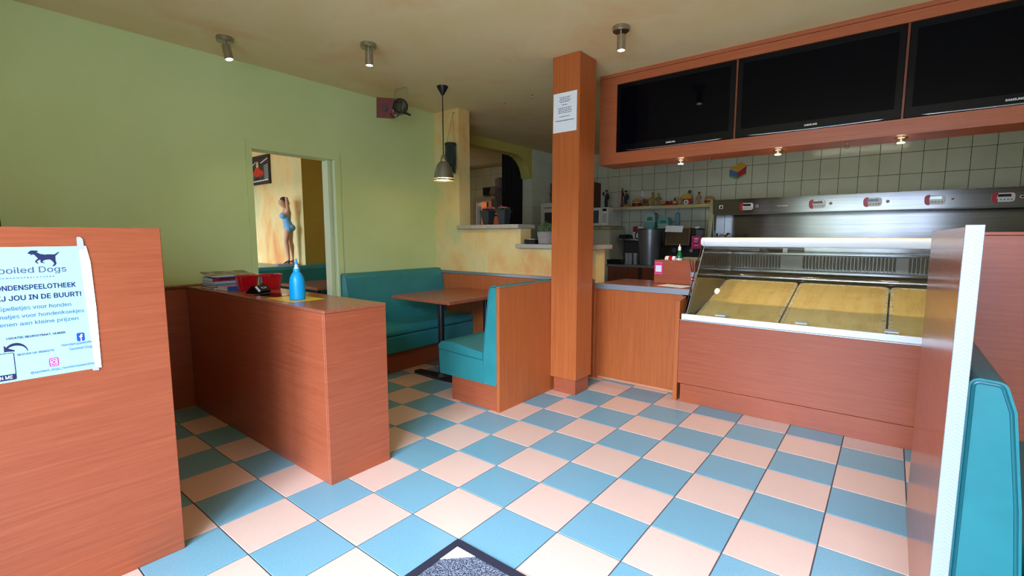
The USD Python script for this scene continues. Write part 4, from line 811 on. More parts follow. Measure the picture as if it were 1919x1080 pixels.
def men(name, x, y, z, h, label, cloth, cloth2, arm):
    """small resin man in a dark suit and hat; arm: 1 = hand to the hat, -1 = hand on hip side"""
    t = thing(name, label, 'figurine', (x, y, z), -0.25, 'suited man figurines')
    J = dict(pel=((0, 0, .50), .085), chest=((0, 0, .70), .10), neck=((0, -.01, .80), .04), lh=((-.05, 0, .46), .07), rh=((.05, 0, .46), .07), lk=((-.055, -.01, .25), .055), rk=((.06, -.01, .25), .055), la=((-.06, 0, .05), .045), ra=((.07, 0, .05), .045), lt=((-.065, -.07, .03), .035), rt=((.08, -.07, .03), .035),
             ls=((-.12, 0, .75), .05), rs=((.12, 0, .75), .05), le=((-.24, -.03, .78), .04), lw=((-.13, -.08, .90), .032), re=((.17, .0, .58), .042), rw=((.17, -.07, .46), .034))
    J = {k: (tuple(h*c for c in p), h*rr) for k, (p, rr) in J.items()}
    B = [('pel', 'chest'), ('chest', 'neck'), ('pel', 'lh'), ('pel', 'rh'), ('lh', 'lk'), ('rh', 'rk'), ('lk', 'la'), ('rk', 'ra'), ('la', 'lt'), ('ra', 'rt'), ('ls', 'chest'), ('rs', 'chest'), ('ls', 'le'), ('le', 'lw'), ('rs', 're'), ('re', 'rw')]
    part(t, 'suit', body(B, J, h*0.05, 6), cloth, True)
    part(t, 'shirt_front', T(ball((0, 0, 0), (.030*h, .02*h, .06*h)), (0, -.092*h, .74*h)), WHITEP, True)
    hd = part(t, 'head', T(ball((0, 0, 0), (.060*h, .066*h, .078*h)), (0, -.015*h, .885*h)), M('figurine_skin', (198, 150, 110), 0.5), True)
    part(hd, 'nose', ball((0, -.082*h, .88*h), (.012*h, .016*h, .016*h), 1), M('figurine_skin', (198, 150, 110)), True)
    part(hd, 'hat', T(lathe([(0, 0), (.095*h, 0), (.098*h, .012*h), (.066*h, .02*h), (.062*h, .07*h), (.04*h, .09*h), (0, .092*h)], 24), (0, -.005*h, .925*h)), cloth2, 40)
    for s, q in ((-1, (-.13, -.085, .915)), (1, (.17, -.075, .43))): part(t, 'hand', ball((q[0]*h, q[1]*h, q[2]*h), (.024*h, .024*h, .032*h), 1), M('figurine_skin', (198, 150, 110)), True)
    part(t, 'base', T(lathe([(0, 0), (.16*h, 0), (.15*h, .02*h), (0, .02*h)], 24), (0, -.02*h, -0.0)), M('figurine_base', (52, 40, 34), 0.6), 40)
    return t
men('man_figurine', -2.30, 5.72, 1.7365, 0.285, 'suited man figurine with a hat on the white microwave', M('suit_dark', (46, 48, 52), 0.5), M('hat_brown', (50, 40, 30), 0.5), 1)
men('man_figurine', -2.00, 5.80, ZS, 0.265, 'navy suited man figurine with a hat standing on the steel shelf', M('suit_navy', (36, 42, 66), 0.5), M('hat_black', (26, 26, 30), 0.5), 1)
t = thing('wooden_post', 'reddish wooden post figurine between the two suited men', 'figurine', (-2.092, 5.86, ZS))
part(t, 'post', lathe([(0, 0), (0.032, 0), (0.032, 0.03), (0.018, 0.07), (0.015, 0.28), (0.008, 0.30), (0, 0.30)], 16), M('post_red_brown', (130, 58, 40), 0.5), 40); part(t, 'cap', lathe([(0, 0.3005), (0.012, 0.3005), (0.010, 0.315), (0, 0.318)], 12), M('post_cap', (90, 44, 30), 0.5), 40)
BUN = M('bun_brown', (206, 146, 72), 0.5)
def burger(x, y, z, s, label, red):
    t = thing('burger_figurine', label, 'figurine', (x, y, z), 0, 'figurines on the kitchen shelf')
    part(t, 'lower_bun', lathe([(0, 0), (0.045*s, 0), (0.056*s, 0.012*s), (0.056*s, 0.028*s), (0, 0.028*s)], 28), RED if red else BUN, 40)
    part(t, 'patty', lathe([(0, 0.0285*s), (0.058*s, 0.0285*s), (0.060*s, 0.038*s), (0.058*s, 0.048*s), (0, 0.048*s)], 28), M('patty', (98, 40, 22), 0.6), 40)
    part(t, 'cheese', lathe([(0, 0.0485*s), (0.058*s, 0.0485*s), (0.060*s, 0.056*s), (0, 0.058*s)], 28), M('cheese_cream', (230, 214, 150), 0.5), 40)
    part(t, 'upper_bun', lathe([(0, 0.0585*s), (0.056*s, 0.0585*s), (0.058*s, 0.072*s), (0.046*s, 0.094*s), (0.02*s, 0.104*s), (0, 0.105*s)], 28), BUN, 40)
burger(-1.80, 5.76, ZS, 1.15, 'red based burger figurine on the steel shelf', True)
burger(-0.72, 5.80, ZS, 1.10, 'brown burger figurine at the right end of the steel shelf', False)
t = thing('bread_roll_figurine', 'flat yellow roll figurine on the shelf end beside the microwave', 'figurine', (-1.935, 5.70, ZS)); part(t, 'roll', T(rbox(-0.055, 0.055, -0.03, 0.03, 0, 0.04, 0.019), (0, 0, 0)), M('roll_yellow', (216, 160, 50), 0.5), 60); part(t, 'filling', cbox(-0.056, 0.056, -0.032, -0.029, 0.015, 0.021, 0.001), M('patty', (98, 40, 22)))
t = thing('snack_bowl_figurine', 'brown bowl of fries figurine behind the red based burger', 'figurine', (-1.68, 5.82, ZS))
part(t, 'bowl', lathe([(0, 0), (0.04, 0), (0.055, 0.05), (0, 0.05)], 24), M('bowl_ochre', (160, 112, 50), 0.5), 40)
rg = random.Random(8); part(t, 'sticks', cat(*[tube([(rg.uniform(-.03, .03), rg.uniform(-.03, .03), 0.05), (rg.uniform(-.055, .055), rg.uniform(-.04, .04), 0.10+rg.uniform(0, .03))], 0.005, 4) for k in range(26)]), M('stick_brown', (176, 84, 40), 0.5), kind='stuff')
def gnome(x, y, z, h, label, c1, c2):
    t = thing('small_figurine', label, 'figurine', (x, y, z), 0.1, 'figurines on the kitchen shelf')
    J = dict(p=((0, 0, .36), .10), c=((0, 0, .60), .095), l=((-.06, 0, .08), .055), r=((.06, 0, .08), .055), lt=((-.07, -.06, .04), .04), rt=((.07, -.06, .04), .04), ls=((-.12, 0, .64), .045), rs=((.12, 0, .64), .045), le=((-.19, -.05, .48), .04), re=((.20, -.04, .50), .04), lw=((-.12, -.13, .44), .035), rw=((.14, -.12, .58), .035))
    J = {k: (tuple(h*c for c in p), h*rr) for k, (p, rr) in J.items()}
    part(t, 'body', body([('p', 'c'), ('p', 'l'), ('p', 'r'), ('l', 'lt'), ('r', 'rt'), ('ls', 'c'), ('rs', 'c'), ('ls', 'le'), ('rs', 're'), ('le', 'lw'), ('re', 'rw')], J, h*0.06, 5), c1, True)
    part(t, 'head', ball((0, -.01*h, .80*h), (.095*h, .09*h, .11*h)), M('figurine_skin', (198, 150, 110)), True)
    part(t, 'cap', lathe([(0, .84*h), (.10*h, .84*h), (.085*h, .92*h), (.03*h, 1.0*h), (0, 1.01*h)], 18), c2, 40)
OCH = M('figure_ochre', (176, 150, 56), 0.5)
gnome(-1.555, 5.80, ZS, 0.215, 'taller ochre figurine with grey trousers on the steel shelf', OCH, M('cap_olive', (140, 130, 60), 0.5))
gnome(-1.462, 5.80, ZS, 0.20, 'ochre figurine directly right of the taller ochre one', M('figure_brown', (160, 126, 66), 0.5), M('cap_tan', (176, 140, 80), 0.5))
gnome(-0.865, 5.80, ZS, 0.185, 'tan figurine beside the brown burger on the shelf', M('figure_tan', (190, 140, 96), 0.5), M('cap_dark', (96, 60, 44), 0.5))
t = thing('snack_tray_figurine', 'long red tray of snacks figurine in the middle of the shelf', 'figurine', (-1.285, 5.77, ZS))
part(t, 'tray', cbox(-0.125, 0.105, -0.05, 0.05, 0, 0.022, 0.006), RED)
for k, (x, c) in enumerate([(-0.085, 'roll_yellow'), (-0.03, 'patty'), (0.03, 'cover_red'), (0.078, 'cheese_cream')]): part(t, 'snack', ball((x, 0, 0.045), (0.028, 0.03, 0.026)), MATS[c], True)
part(t, 'cone', T(lathe([(0, 0), (0.022, 0), (0.004, 0.07), (0, 0.072)], 16), (0.075, 0.02, 0.055)), M('cone_red', (120, 20, 26), 0.5), 40)
t = thing('fries_cone_figurine', 'small pale paper cone figurine beside the red snack tray', 'figurine', (-1.135, 5.78, ZS)); part(t, 'cone', lathe([(0, 0), (0.018, 0), (0.036, 0.075), (0, 0.075)], 18), M('cone_tan', (206, 160, 110), 0.5), 40); part(t, 'fries', cat(*[tube([(0.02*math.cos(a), 0.02*math.sin(a), 0.07), (0.036*math.cos(a), 0.03*math.sin(a), 0.125)], 0.005, 4) for a in np.linspace(0, 2*PI, 9)[:-1]]), M('fry_yellow', (220, 180, 60), 0.5), kind='stuff')
t = thing('fries_clock', 'yellow and red fries box figurine with a round white dial', 'figurine', (-1.02, 5.78, ZS))
part(t, 'box', along_y(Polygon([(-0.048, 0), (0.048, 0), (0.062, 0.09), (-0.062, 0.09)]), -0.03, 0.03), RED); top = rounded([(-0.062, 0.0905), (0.062, 0.0905), (0.064, 0.12), (0.04, 0.160), (-0.04, 0.160), (-0.064, 0.12)], 0.02)
part(t, 'fries', along_y(top, -0.028, 0.028), M('fry_yellow', (220, 180, 60)), 40); m = trimesh.creation.cylinder(0.036, 0.010, sections=28); m.apply_transform(trimesh.transformations.rotation_matrix(PI/2, [1, 0, 0])); q = part(t, 'dial', T(m, (-0.008, -0.036, 0.040)), WHITEP)
part(q, 'dial_mark', T(cbox(-0.010, 0.012, -0.0425, -0.0412, -0.012, 0.012, 0.0004), (-0.008, 0, 0.040)), M('dial_green', (60, 110, 96), 0.5))
t = thing('ghost_ornament', 'white teardrop ornament hung on the tiles above the shelf', 'ornament', (-1.80, 5.965, 1.925)); part(t, 'drop', lathe([(0, -0.03), (0.035, -0.02), (0.038, 0.005), (0.02, 0.045), (0.012, 0.075), (0, 0.085)], 20), WHITEP, 40); part(t, 'hook', tube([(0, 0.0, 0.08), (0, 0.01, 0.12)], 0.003, 6), NICKEL)
t = thing('wall_socket', 'round grey socket on the tiles above the fries box', 'socket', (-1.06, 5.991, 1.945)); m = lathe([(0, 0), (0.03, 0), (0.032, 0.004), (0.022, 0.014), (0, 0.014)], 24); m.apply_transform(trimesh.transformations.rotation_matrix(PI/2, [1, 0, 0])); part(t, 'plate', m, M('socket_grey', (140, 144, 132), 0.4), 40)
m = lathe([(0, 0.0142), (0.014, 0.0142), (0.013, 0.022), (0, 0.022)], 18); m.apply_transform(trimesh.transformations.rotation_matrix(PI/2, [1, 0, 0])); part(t, 'centre', m, M('socket_dark', (60, 62, 60), 0.4), 40)
# snack picture on the tiles (the cartoon mascot beside it is left out)
t = thing('tile_decal', 'printed snack box picture on the cream tiles under the header', 'decal')
dx, dz, dy = -0.385, 2.20, 5.9925
part(t, 'box_side', along_y(Polygon([(dx-0.13, dz+0.03), (dx-0.02, dz-0.02), (dx-0.02, dz-0.10), (dx-0.13, dz-0.06)]), dy-0.0012, dy), M('decal_blue', (90, 130, 190), 0.4)); part(t, 'box_front', along_y(Polygon([(dx-0.02, dz-0.02), (dx+0.09, dz+0.06), (dx+0.09, dz-0.04), (dx-0.02, dz-0.10)]), dy-0.0012, dy), M('decal_red', (196, 40, 50), 0.4))
part(t, 'snack_picture', along_y(Polygon([(dx-0.13, dz+0.035), (dx-0.06, dz+0.07), (dx+0.02, dz+0.12), (dx+0.09, dz+0.065), (dx-0.02, dz-0.015)]), dy-0.0012, dy), M('decal_yellow', (232, 180, 40), 0.4)); part(t, 'base_line', along_y(Polygon([(dx-0.13, dz-0.065), (dx-0.02, dz-0.105), (dx+0.09, dz-0.045), (dx+0.09, dz-0.06), (dx-0.02, dz-0.125), (dx-0.13, dz-0.08)]), dy-0.0012, dy), M('decal_green', (120, 180, 90), 0.4))
# back counter
t = thing('back_counter', 'low kitchen counter with grey top and dark wooden front', 'counter')
part(t, 'worktop', cbox(-1.72, -0.56, 4.62, 5.30, 0.870, 0.900, 0.003), M('grey_top', (120, 114, 108), 0.3)); part(t, 'front', cbox(-1.70, -0.56, 4.64, 4.66, 0.0, 0.8695, 0.002), WD)
for x in (-1.25, -0.95): part(t, 'post', cbox(x, x+0.05, 4.632, 4.6395, 0.0, 0.869, 0.002), M('post_black', (40, 30, 26), 0.5))
part(t, 'body', cbox(-1.70, -0.56, 4.6605, 5.28, 0.0, 0.8695, 0.002), WD)
t = thing('silver_bin', 'tall tapered silver container on the kitchen back counter', 'bin', (-1.19, 4.86, 0.9005))
part(t, 'bin_body', lathe([(0, 0), (0.118, 0), (0.122, 0.01), (0.168, 0.455), (0.172, 0.470), (0.172, 0.478), (0.164, 0.478), (0.158, 0.455), (0.112, 0.012), (0, 0.012)], 48), M('silver_bin', (150, 152, 156), 0.34, 0.7), 50)
part(t, 'rim', lathe([(0.172, 0.468), (0.177, 0.470), (0.177, 0.480), (0.166, 0.484), (0.166, 0.4785), (0.172, 0.4785)], 48), STEELD, 40)
part(t, 'handle', tube([(-0.175, -0.03, 0.44), (-0.20, -0.03, 0.42), (-0.20, -0.03, 0.36), (-0.165, -0.03, 0.34)], 0.010, 8), BLACKP, 40)
t = thing('coffee_machine', 'big black coffee machine right of the silver container', 'coffee machine', (-0.745, 4.80, 0.9005))
part(t, 'upper_body', along_y(rounded([(-0.22, 0.28), (0.20, 0.28), (0.205, 0.46), (0.19, 0.485), (-0.24, 0.485)], 0.012), -0.06, 0.26), BLACKP, 40)
part(t, 'back_body', cbox(-0.20, 0.19, 0.10, 0.26, 0.03, 0.2795, 0.006), BLACKP); part(t, 'drip_base', cbox(-0.20, 0.19, -0.08, 0.26, 0.0, 0.0295, 0.004), BLACKP)
part(t, 'spout', tube([(-0.02, 0.02, 0.279), (-0.02, 0.0, 0.23), (-0.02, 0.0, 0.20)], 0.03, 12), M('grey_plastic', (86, 88, 94), 0.3), 40); part(t, 'knob', T(trimesh.creation.cylinder(0.022, 0.03, sections=20), (0.10, 0.08, 0.2), (PI/2, 0, 0)), NICKEL, 40); part(t, 'knob', T(trimesh.creation.cylinder(0.03, 0.03, sections=20), (-0.12, 0.08, 0.2), (PI/2, 0, 0)), M('grey_plastic', (86, 88, 94)), 40)
part(t, 'white_badge', cbox(-0.075, -0.035, 0.094, 0.0995, 0.13, 0.165, 0.001), PAPER)
t = thing('wooden_tray', 'brown wooden frame tray leaning on the coffee machine front', 'tray', (-0.755, 4.655, 1.15))
ty = [cbox(-0.14, 0.14, -0.01, 0.01, 0.0, 0.016, 0.002), cbox(-0.13, 0.15, -0.01, 0.01, 0.204, 0.22, 0.002), cbox(-0.15, -0.135, -0.01, 0.01, 0.0, 0.22, 0.002), cbox(0.135, 0.15, -0.01, 0.01, 0.0, 0.22, 0.002)]
WB = M('tray_brown', (112, 84, 50), 0.5)
for m in ty: part(t, 'rail', T(m, (0, 0, 0.02), (-0.2, 0, 0)), WB)
part(t, 'bottom', T(cbox(-0.135, 0.135, 0.002, 0.008, 0.016, 0.204, 0.001), (0, 0, 0.02), (-0.2, 0, 0)), M('tray_shade', (84, 62, 36), 0.6))
solo('paper_note', T(cbox(-0.11, 0.11, -0.0008, 0.0008, 0, 0.085, 0.0003), (-0.80, 4.640, 1.335), (-0.35, 0.03, 0)), PAPER, 'white paper lying over the wooden tray on the coffee machine', 'paper')
t = thing('pink_card', 'bright pink card hanging on the coffee machine', 'card', (-0.545, 4.735, 1.13))
part(t, 'card', cbox(-0.057, 0.057, -0.002, 0.0, 0.0, 0.155, 0.0006), PINK); part(t, 'dark_panel', cbox(-0.034, 0.034, -0.0032, -0.0021, 0.015, 0.142, 0.0003), M('pink_dark', (196, 20, 96), 0.5)); part(t, 'white_print', cat(*[cbox(-0.026, w, -0.0042, -0.0033, z, z+h, 0.0002) for w, z, h in [(0.026, 0.115, 0.016), (0.024, 0.100, 0.004), (0.020, 0.090, 0.004), (0.022, 0.080, 0.003), (0.026, 0.036, 0.010)]]), PAPER, kind='stuff'); part(t, 'cord', tube([(0.0, 0, 0.155), (0.0, 0.0, 0.255)], 0.0025, 6), M('cord_grey', (150, 150, 150), 0.5)); part(t, 'clip', cbox(-0.02, 0.03, -0.004, 0.0, 0.252, 0.27, 0.001), PAPER)
t = thing('yellow_box', 'pale yellow flat box at the foot of the coffee machine', 'box', (-0.56, 4.655, 0.9005)); part(t, 'body', cbox(-0.10, 0.12, -0.05, 0.05, 0, 0.10, 0.004), M('box_yellow', (226, 206, 110), 0.5)); part(t, 'lid', cbox(-0.102, 0.122, -0.052, 0.052, 0.1005, 0.125, 0.004), M('box_cream', (226, 214, 170), 0.5))
t = thing('glass_stack', 'group of clear glasses standing left of the silver container', 'glasses', (-1.46, 4.86, 0.9005), group=None)
for k, (x, y) in enumerate([(-0.06, 0), (0.0, -0.02), (0.06, 0.01), (-0.03, 0.06), (0.04, 0.07)]): part(t, 'glass', T(lathe([(0, 0), (0.024, 0), (0.028, 0.15), (0.026, 0.15), (0.022, 0.006), (0, 0.006)], 20), (x, y, 0)), M('glass_ware', (226, 230, 232), 0.1, transmission_weight=0.6), 40)
t = thing('black_dish', 'black oblong dish at the left end of the back counter', 'dish', (-1.62, 4.72, 0.9005)); part(t, 'dish_body', cat(along_x(Polygon([(-0.05, 0), (0.05, 0), (0.065, 0.065), (0.058, 0.065), (0.045, 0.006), (-0.045, 0.006), (-0.058, 0.065), (-0.065, 0.065)]), -0.10, 0.10)), BLACKP); part(t, 'dish_end', along_x(Polygon([(-0.05, 0), (0.05, 0), (0.063, 0.06), (-0.063, 0.06)]), -0.106, -0.1005), BLACKP); part(t, 'dish_end', along_x(Polygon([(-0.05, 0), (0.05, 0), (0.063, 0.06), (-0.063, 0.06)]), 0.1005, 0.106), BLACKP)
t = thing('wall_shelf', 'lower steel wall shelf between the fridge and the silver container', 'shelf'); part(t, 'shelf_board', cbox(-2.06, -1.0, 5.66, 5.992, 1.215, 1.25, 0.003), STEEL)
part(t, 'bracket', along_x(Polygon([(5.72, 1.2145), (5.99, 1.2145), (5.99, 1.10)]), -1.55, -1.54), STEELD)
solo('black_box', cbox(-2.05, -1.935, 5.70, 5.90, 1.2505, 1.31, 0.004), BLACKP, 'flat black box on the lower wall shelf beside the fridge', 'box'); solo('black_box', cbox(-1.925, -1.845, 5.72, 5.90, 1.2505, 1.285, 0.004), BLACKP, 'smaller flat black box next to the larger one on the lower wall shelf', 'box')
def carton(x, y, z, w, d, h, label, c1, c2):
    t = thing('burger_carton', label, 'carton', (x, y, z), 0, 'mint cartons on the kitchen shelf'); part(t, 'carton_base', along_y(Polygon([(-w*0.42, 0), (w*0.42, 0), (w*0.5, h*0.42), (-w*0.5, h*0.42)]), -d/2, d/2), c1); part(t, 'carton_lid', along_y(rounded([(-w*0.5, h*0.425), (w*0.5, h*0.425), (w*0.44, h*0.9), (w*0.3, h), (-w*0.3, h), (-w*0.44, h*0.9)], 0.004), -d/2, d/2), c2)
    part(t, 'print_patch', along_y(Polygon([(-w*0.3, h*0.5), (w*0.3, h*0.5), (w*0.22, h*0.72), (-w*0.22, h*0.72)]), -d/2-0.0012, -d/2-0.0002), M('print_leaf', (70, 140, 110), 0.5))
MINT = M('mint_card', (120, 190, 186), 0.5); MINT2 = M('mint_light', (176, 214, 204), 0.5)
solo('carton_stack', cbox(-1.655, -1.49, 5.74, 5.90, 1.2505, 1.40, 0.003), M('stack_mint', (140, 186, 184), 0.5), 'mint cardboard block under the tall carton', 'carton'); solo('carton_stack', cbox(-1.465, -1.27, 5.74, 5.90, 1.2505, 1.40, 0.003), M('stack_mint', (140, 186, 184)), 'mint cardboard block under the wide carton', 'carton')
carton(-1.572, 5.82, 1.4005, 0.165, 0.14, 0.245, 'tall mint snack carton above the silver container', MINT, MINT2); carton(-1.365, 5.82, 1.4005, 0.175, 0.14, 0.165, 'wide mint snack carton above the coffee machine', MINT2, MINT)
t = thing('blue_slat', 'rounded blue plate leaning on the tiles right of the mint cartons', 'plate'); part(t, 'plate', along_y(rounded([(-1.255, 1.2505), (-1.185, 1.2505), (-1.185, 1.64), (-1.255, 1.64)], 0.03), 5.95, 5.96), M('plate_blue', (96, 160, 186), 0.4)); part(t, 'groove', along_y(rounded([(-1.245, 1.45), (-1.195, 1.45), (-1.195, 1.62), (-1.245, 1.62)], 0.022), 5.9475, 5.9495), M('plate_light', (150, 190, 206), 0.4))
t = thing('tea_box', 'white and red small box on the lower shelf above the silver container rim', 'box', (-1.74, 5.78, 1.2505)); part(t, 'box_body', cbox(-0.09, 0.075, -0.06, 0.06, 0, 0.185, 0.003), PAPER); part(t, 'red_panel', cbox(-0.088, -0.01, -0.0615, -0.0602, 0.10, 0.183, 0.0005), M('box_maroon', (160, 24, 60), 0.5))

# ------------------------------------------------------------------ behind the kitchen partition
t = thing('black_curtain', 'black curtain hanging in the arched opening', 'curtain')
cx = np.linspace(4.40, 4.895, 40); zz = 0.0
pts = [(y, -3.39-0.012*math.sin(60*y)) for y in cx]
crt = Polygon([(b, a) for a, b in pts]+[(b-0.006, a) for a, b in pts[::-1]])
m = along_z(crt, 1.0, 2.60); part(t, 'cloth', m, M('curtain_black', (14, 14, 16), 0.9), 40); part(t, 'rod', tube([(-3.395, 4.38, 2.61), (-3.395, 4.90, 2.61)], 0.012, 8), BLACKP)
t = thing('draped_cloth', 'beige folded cloth hanging beside the black curtain', 'cloth')
BG = M('beige_cloth', (160, 140, 120), 0.9)
for k, (y, z, w, h) in enumerate([(4.62, 2.13, 0.16, 0.17), (4.52, 1.98, 0.22, 0.14), (4.55, 1.83, 0.22, 0.14), (4.62, 1.70, 0.20, 0.12)]): part(t, 'fold', T(rbox(-0.05, 0.05, -w/2, w/2, -h/2, h/2, 0.03), (-3.62, y, z), (0.25*(-1)**k, 0.1, 0)), BG, 50)
part(t, 'rail', cbox(-3.70, -3.56, 4.40, 4.80, 1.60, 1.62, 0.002), WD); part(t, 'post', cbox(-3.64, -3.60, 4.70, 4.74, 0.0, 1.5995, 0.002), WD)
t = thing('black_speaker', 'oblong black box on the tiles above the back room doorway', 'speaker', (-4.88, 5.93, 2.175)); part(t, 'casing', rbox(-0.255, 0.255, -0.045, 0.06, -0.078, 0.078, 0.02), BLACKP, 50); part(t, 'grille', cbox(-0.22, 0.22, -0.049, -0.0455, -0.05, 0.05, 0.002), M('grille_black', (30, 30, 32), 0.8))
t = thing('brown_door_leaf', 'narrow brown wooden door leaf in the back room doorway', 'door'); part(t, 'leaf', cbox(-5.24, -5.19, 6.13, 6.9, 0.0, 2.02, 0.003), WD); part(t, 'handle', tube([(-5.18, 6.25, 1.05), (-5.15, 6.25, 1.05), (-5.15, 6.36, 1.05)], 0.009, 8), NICKEL, 40)
sc = UsdLux.SphereLight.Define(stage, '/World/passage_lamp'); sc.AddTranslateOp().Set(Gf.Vec3d(-4.9, 6.7, 2.3)); sc.CreateRadiusAttr(0.06); sc.CreateColorAttr(Gf.Vec3f(1, 0.8, 0.6)); sc.CreateIntensityAttr(90.0)  # unseen fill light added to brighten the passage, without a lamp body
def fill_batten(x, y, label, power):  # unseen tube lamps, added to brighten the kitchen and back room tiles
    t = thing('tube_lamp', label, 'light', (x, y, ZC), 0, 'added unseen tube lamps')
    part(t, 'housing', cbox(-0.62, 0.62, -0.04, 0.04, -0.05, -0.0005, 0.004), WHITEP)
    part(t, 'tube', T(lathe([(0, 0), (0.013, 0), (0.013, 1.16), (0, 1.16)], 14), (-0.58, 0, -0.066), (0, PI/2, 0)), emit('fill_tube_glow', (255, 246, 214), 6.0), 40)
    l = UsdLux.RectLight.Define(stage, t+'/lamp'); l.AddTranslateOp().Set(Gf.Vec3d(0, 0, -0.085)); l.CreateWidthAttr(1.16); l.CreateHeightAttr(0.05); l.CreateColorAttr(Gf.Vec3f(1.0, 0.95, 0.74)); l.CreateIntensityAttr(power)
fill_batten(0.9, 4.3, 'added unseen tube lamp on the kitchen ceiling behind the header', 26.0)
fill_batten(-4.9, 4.4, 'added unseen tube lamp on the ceiling of the tiled back room', 12.0)

# ------------------------------------------------------------------ second dining room
t = thing('booth_bench', 'teal booth bench in the second dining room seen through the doorway', 'bench')
bk = rounded([(-4.293, 0.36), (-4.10, 0.36), (-4.115, 0.52), (-4.165, 0.895), (-4.20, 0.932), (-4.293, 0.935)], 0.03)
part(t, 'backrest', along_y(bk, 0.99, 2.88), TEAL, 40); part(t, 'seat_cushion', along_y(rounded([(-4.10, 0.36), (-3.70, 0.36), (-3.70, 0.43), (-4.10, 0.44)], 0.03), 0.99, 2.88), TEAL, 40)
part(t, 'seat_base', cbox(-4.293, -3.72, 1.0, 2.88, 0.18, 0.359, 0.004), TEAL); part(t, 'plinth', cbox(-4.293, -3.78, 1.0, 2.88, 0, 0.179, 0.003), WH); part(t, 'piping', piping(list(bk.buffer(-0.012).exterior.coords)[:-1], 0.989, 0.0045), TEALP, 40)
t = thing('low_divider', 'low divider behind the far bench on which the statue stands', 'divider'); part(t, 'body', cbox(-6.0, -4.302, 1.36, 1.66, 0, 0.895, 0.002), WH); part(t, 'top_board', cbox(-6.0, -4.302, 1.34, 1.675, 0.8955, 0.915, 0.003), M('ledge_grey_green', (140, 150, 120), 0.4))
booth_table('wooden table beside the teal bench in the second dining room', -4.09, -3.27, 1.245, 2.1, 0.75, -3.62, (1.45, 1.95), 0.2)
booth_table('nearer wooden table just inside the doorway of the second dining room', -3.85, -2.96, 0.35, 1.16, 0.715, -3.40, (0.6, 0.95), 0.25)
t = thing('framed_picture', 'black framed picture of a red car in the second dining room', 'picture')
part(t, 'frame', along_y(sbox(-5.62, 1.975, -5.07, 2.352).difference(sbox(-5.59, 2.005, -5.10, 2.322)), 1.655, 1.679), M('frame_black', (26, 24, 24), 0.4)); part(t, 'print', cbox(-5.592, -5.098, 1.664, 1.670, 2.003, 2.324, 0.0005), M('print_black', (30, 30, 34), 0.5))
carp = unary_union([Polygon([(-5.56, 2.08), (-5.27, 2.08), (-5.25, 2.13), (-5.28, 2.155), (-5.34, 2.165), (-5.37, 2.20), (-5.48, 2.20), (-5.51, 2.16), (-5.57, 2.14)])])
part(t, 'car_picture', along_y(carp, 1.6625, 1.6635), M('car_red', (200, 40, 34), 0.5)); part(t, 'wheel_picture', along_y(Point(-5.33, 2.075).buffer(0.03), 1.6615, 1.6623), M('wheel_grey', (70, 70, 74), 0.5)); part(t, 'wheel_picture', along_y(Point(-5.51, 2.075).buffer(0.03), 1.6615, 1.6623), M('wheel_grey', (70, 70, 74)))
part(t, 'rider_picture', along_y(Polygon([(-5.45, 2.202), (-5.38, 2.202), (-5.39, 2.27), (-5.42, 2.285), (-5.45, 2.26)]), 1.6625, 1.6635), M('rider_cream', (206, 180, 140), 0.5))
stp = []
for k in range(9):
    z0 = 2.03+0.022*k; stp.append(Polygon([(-5.235, z0), (-5.11, z0+0.012), (-5.11, z0+0.022), (-5.235, z0+0.006)]))
stp += [Polygon([(-5.34, 2.255), (-5.12, 2.31), (-5.12, 2.295), (-5.30, 2.25)]), Polygon([(-5.58, 2.24), (-5.46, 2.285), (-5.46, 2.272), (-5.58, 2.225)]), Polygon([(-5.58, 2.012), (-5.12, 2.018), (-5.12, 2.036), (-5.58, 2.03)])]
part(t, 'streaks', along_y(unary_union(stp), 1.6627, 1.6633), M('streak_white', (206, 208, 212), 0.5), kind='stuff')
# statue
t = thing('statue', 'statue of a posing woman in a light blue swimsuit, arms behind head', 'statue', (-4.42, 1.545, 0.9155), math.atan2(-0.95, -0.30)+PI/2*0)
b_ = part(t, 'base', cbox(-0.09, 0.15, -0.10, 0.10, 0.0, 0.032, 0.004), M('base_lilac', (132, 132, 150), 0.4))
SF = 0.000853
def jp(X, Y, l, rr): return ((350-X)*SF, l, (1015-Y)*SF+0.034), rr
# x = forward, y = to her left; camera sees her from her right side
J = dict(head=jp(287, 150, 0, .043), neck=jp(322, 228, 0, .022), chest=jp(338, 300, 0, .052), bust=jp(290, 335, -.022, .034), bust2=jp(290, 335, .022, .034), waist=jp(335, 415, 0, .041), hip=jp(360, 500, 0, .054), butt=jp(392, 505, -.022, .040), butt2=jp(392, 505, .022, .040),
         sr=jp(365, 250, -.055, .022), sl=jp(350, 250, .055, .022), er=jp(338, 85, -.078, .016), el=jp(330, 95, .085, .016), wr=jp(375, 165, -.018, .012), wl=jp(370, 165, .018, .012),
         hr=jp(378, 540, -.030, .038), hl=jp(335, 540, .030, .038), kr=jp(378, 700, -.030, .026), kl=jp(308, 700, .026, .026), cr=jp(392, 770, -.030, .027), cl=jp(318, 775, .026, .027), ar=jp(398, 935, -.030, .013), al=jp(335, 940, .026, .013), tr=jp(385, 1000, -.030, .012), tl=jp(310, 1005, .026, .012))
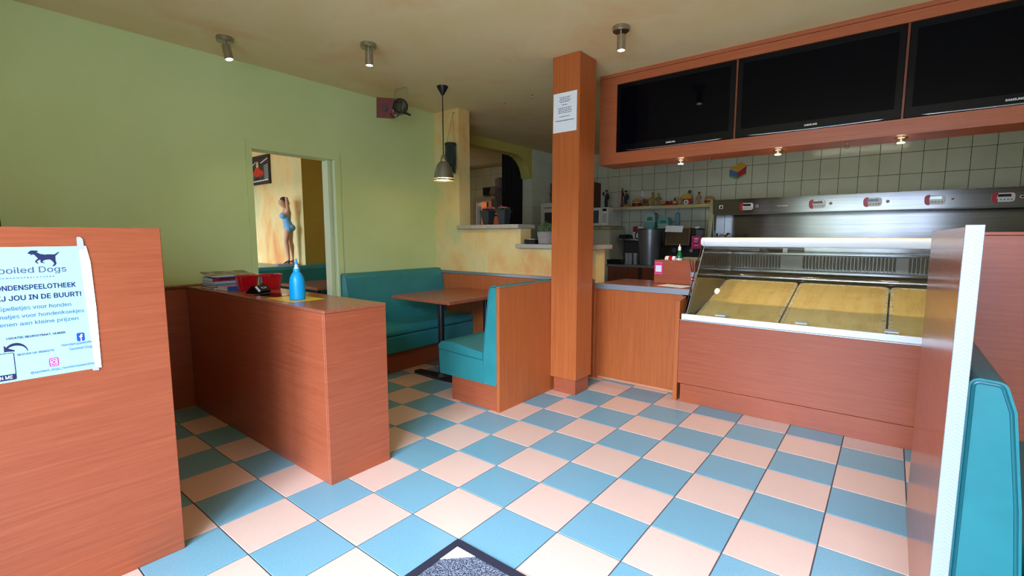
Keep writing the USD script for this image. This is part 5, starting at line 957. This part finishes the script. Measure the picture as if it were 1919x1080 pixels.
Bn = [('head', 'neck'), ('neck', 'chest'), ('chest', 'bust'), ('chest', 'bust2'), ('chest', 'waist'), ('waist', 'hip'), ('hip', 'butt'), ('hip', 'butt2'), ('chest', 'sr'), ('chest', 'sl'), ('sr', 'er'), ('sl', 'el'), ('er', 'wr'), ('el', 'wl'), ('hip', 'hr'), ('hip', 'hl'), ('hr', 'kr'), ('hl', 'kl'), ('kr', 'cr'), ('kl', 'cl'), ('cr', 'ar'), ('cl', 'al'), ('ar', 'tr'), ('al', 'tl')]
part(t, 'figure', body(Bn, J, 0.012, 10), SKIN, True)
Sw = {k: (J[k][0], J[k][1]+0.004) for k in ('bust', 'bust2', 'waist', 'hip', 'butt', 'butt2')}
Sw['rib'] = jp(338, 350, 0, .047); Sw['h1'] = jp(375, 528, -.024, .047); Sw['h2'] = jp(350, 528, .026, .047)
part(t, 'swimsuit', body([('bust', 'rib'), ('bust2', 'rib'), ('rib', 'waist'), ('waist', 'hip'), ('hip', 'butt'), ('hip', 'butt2'), ('hip', 'h1'), ('hip', 'h2')], Sw, 0.012, 10), mottled('swimsuit_blue', [(0.3, (110, 170, 210)), (0.7, (140, 196, 226))], 60.0, 0.6), True)
Hr = dict(a=jp(308, 116, 0, .041), b=jp(333, 132, 0, .036), c=jp(345, 170, 0, .026)); part(t, 'hair', body([('a', 'b'), ('b', 'c')], Hr, 0.012, 6), M('hair_brown', (58, 34, 24), 0.6), True)
for k, (X, l) in enumerate([(395, -.030), (330, .026)]):
    (fx, fy, fz), _ = jp(X, 1000, l, 0); part(t, 'shoe', along_y(Polygon([(fx-0.012, 0.0325), (fx-0.006, 0.0325), (fx+0.006, 0.06), (fx+0.05, 0.0325), (fx+0.062, 0.036), (fx+0.03, 0.062), (fx-0.012, 0.085)]), l-0.012, l+0.012), RED if k == 0 else M('shoe_dark', (60, 50, 60), 0.3))
part(t, 'face_nose', ball(((350-262)*SF-0.006, 0, (1015-160)*SF+0.034), (.010, .006, .010), 1), SKIN, True); part(t, 'lips', ball(((350-268)*SF-0.008, 0, (1015-183)*SF+0.034), (.006, .010, .005), 1), M('lips_red', (170, 50, 50), 0.4), True)
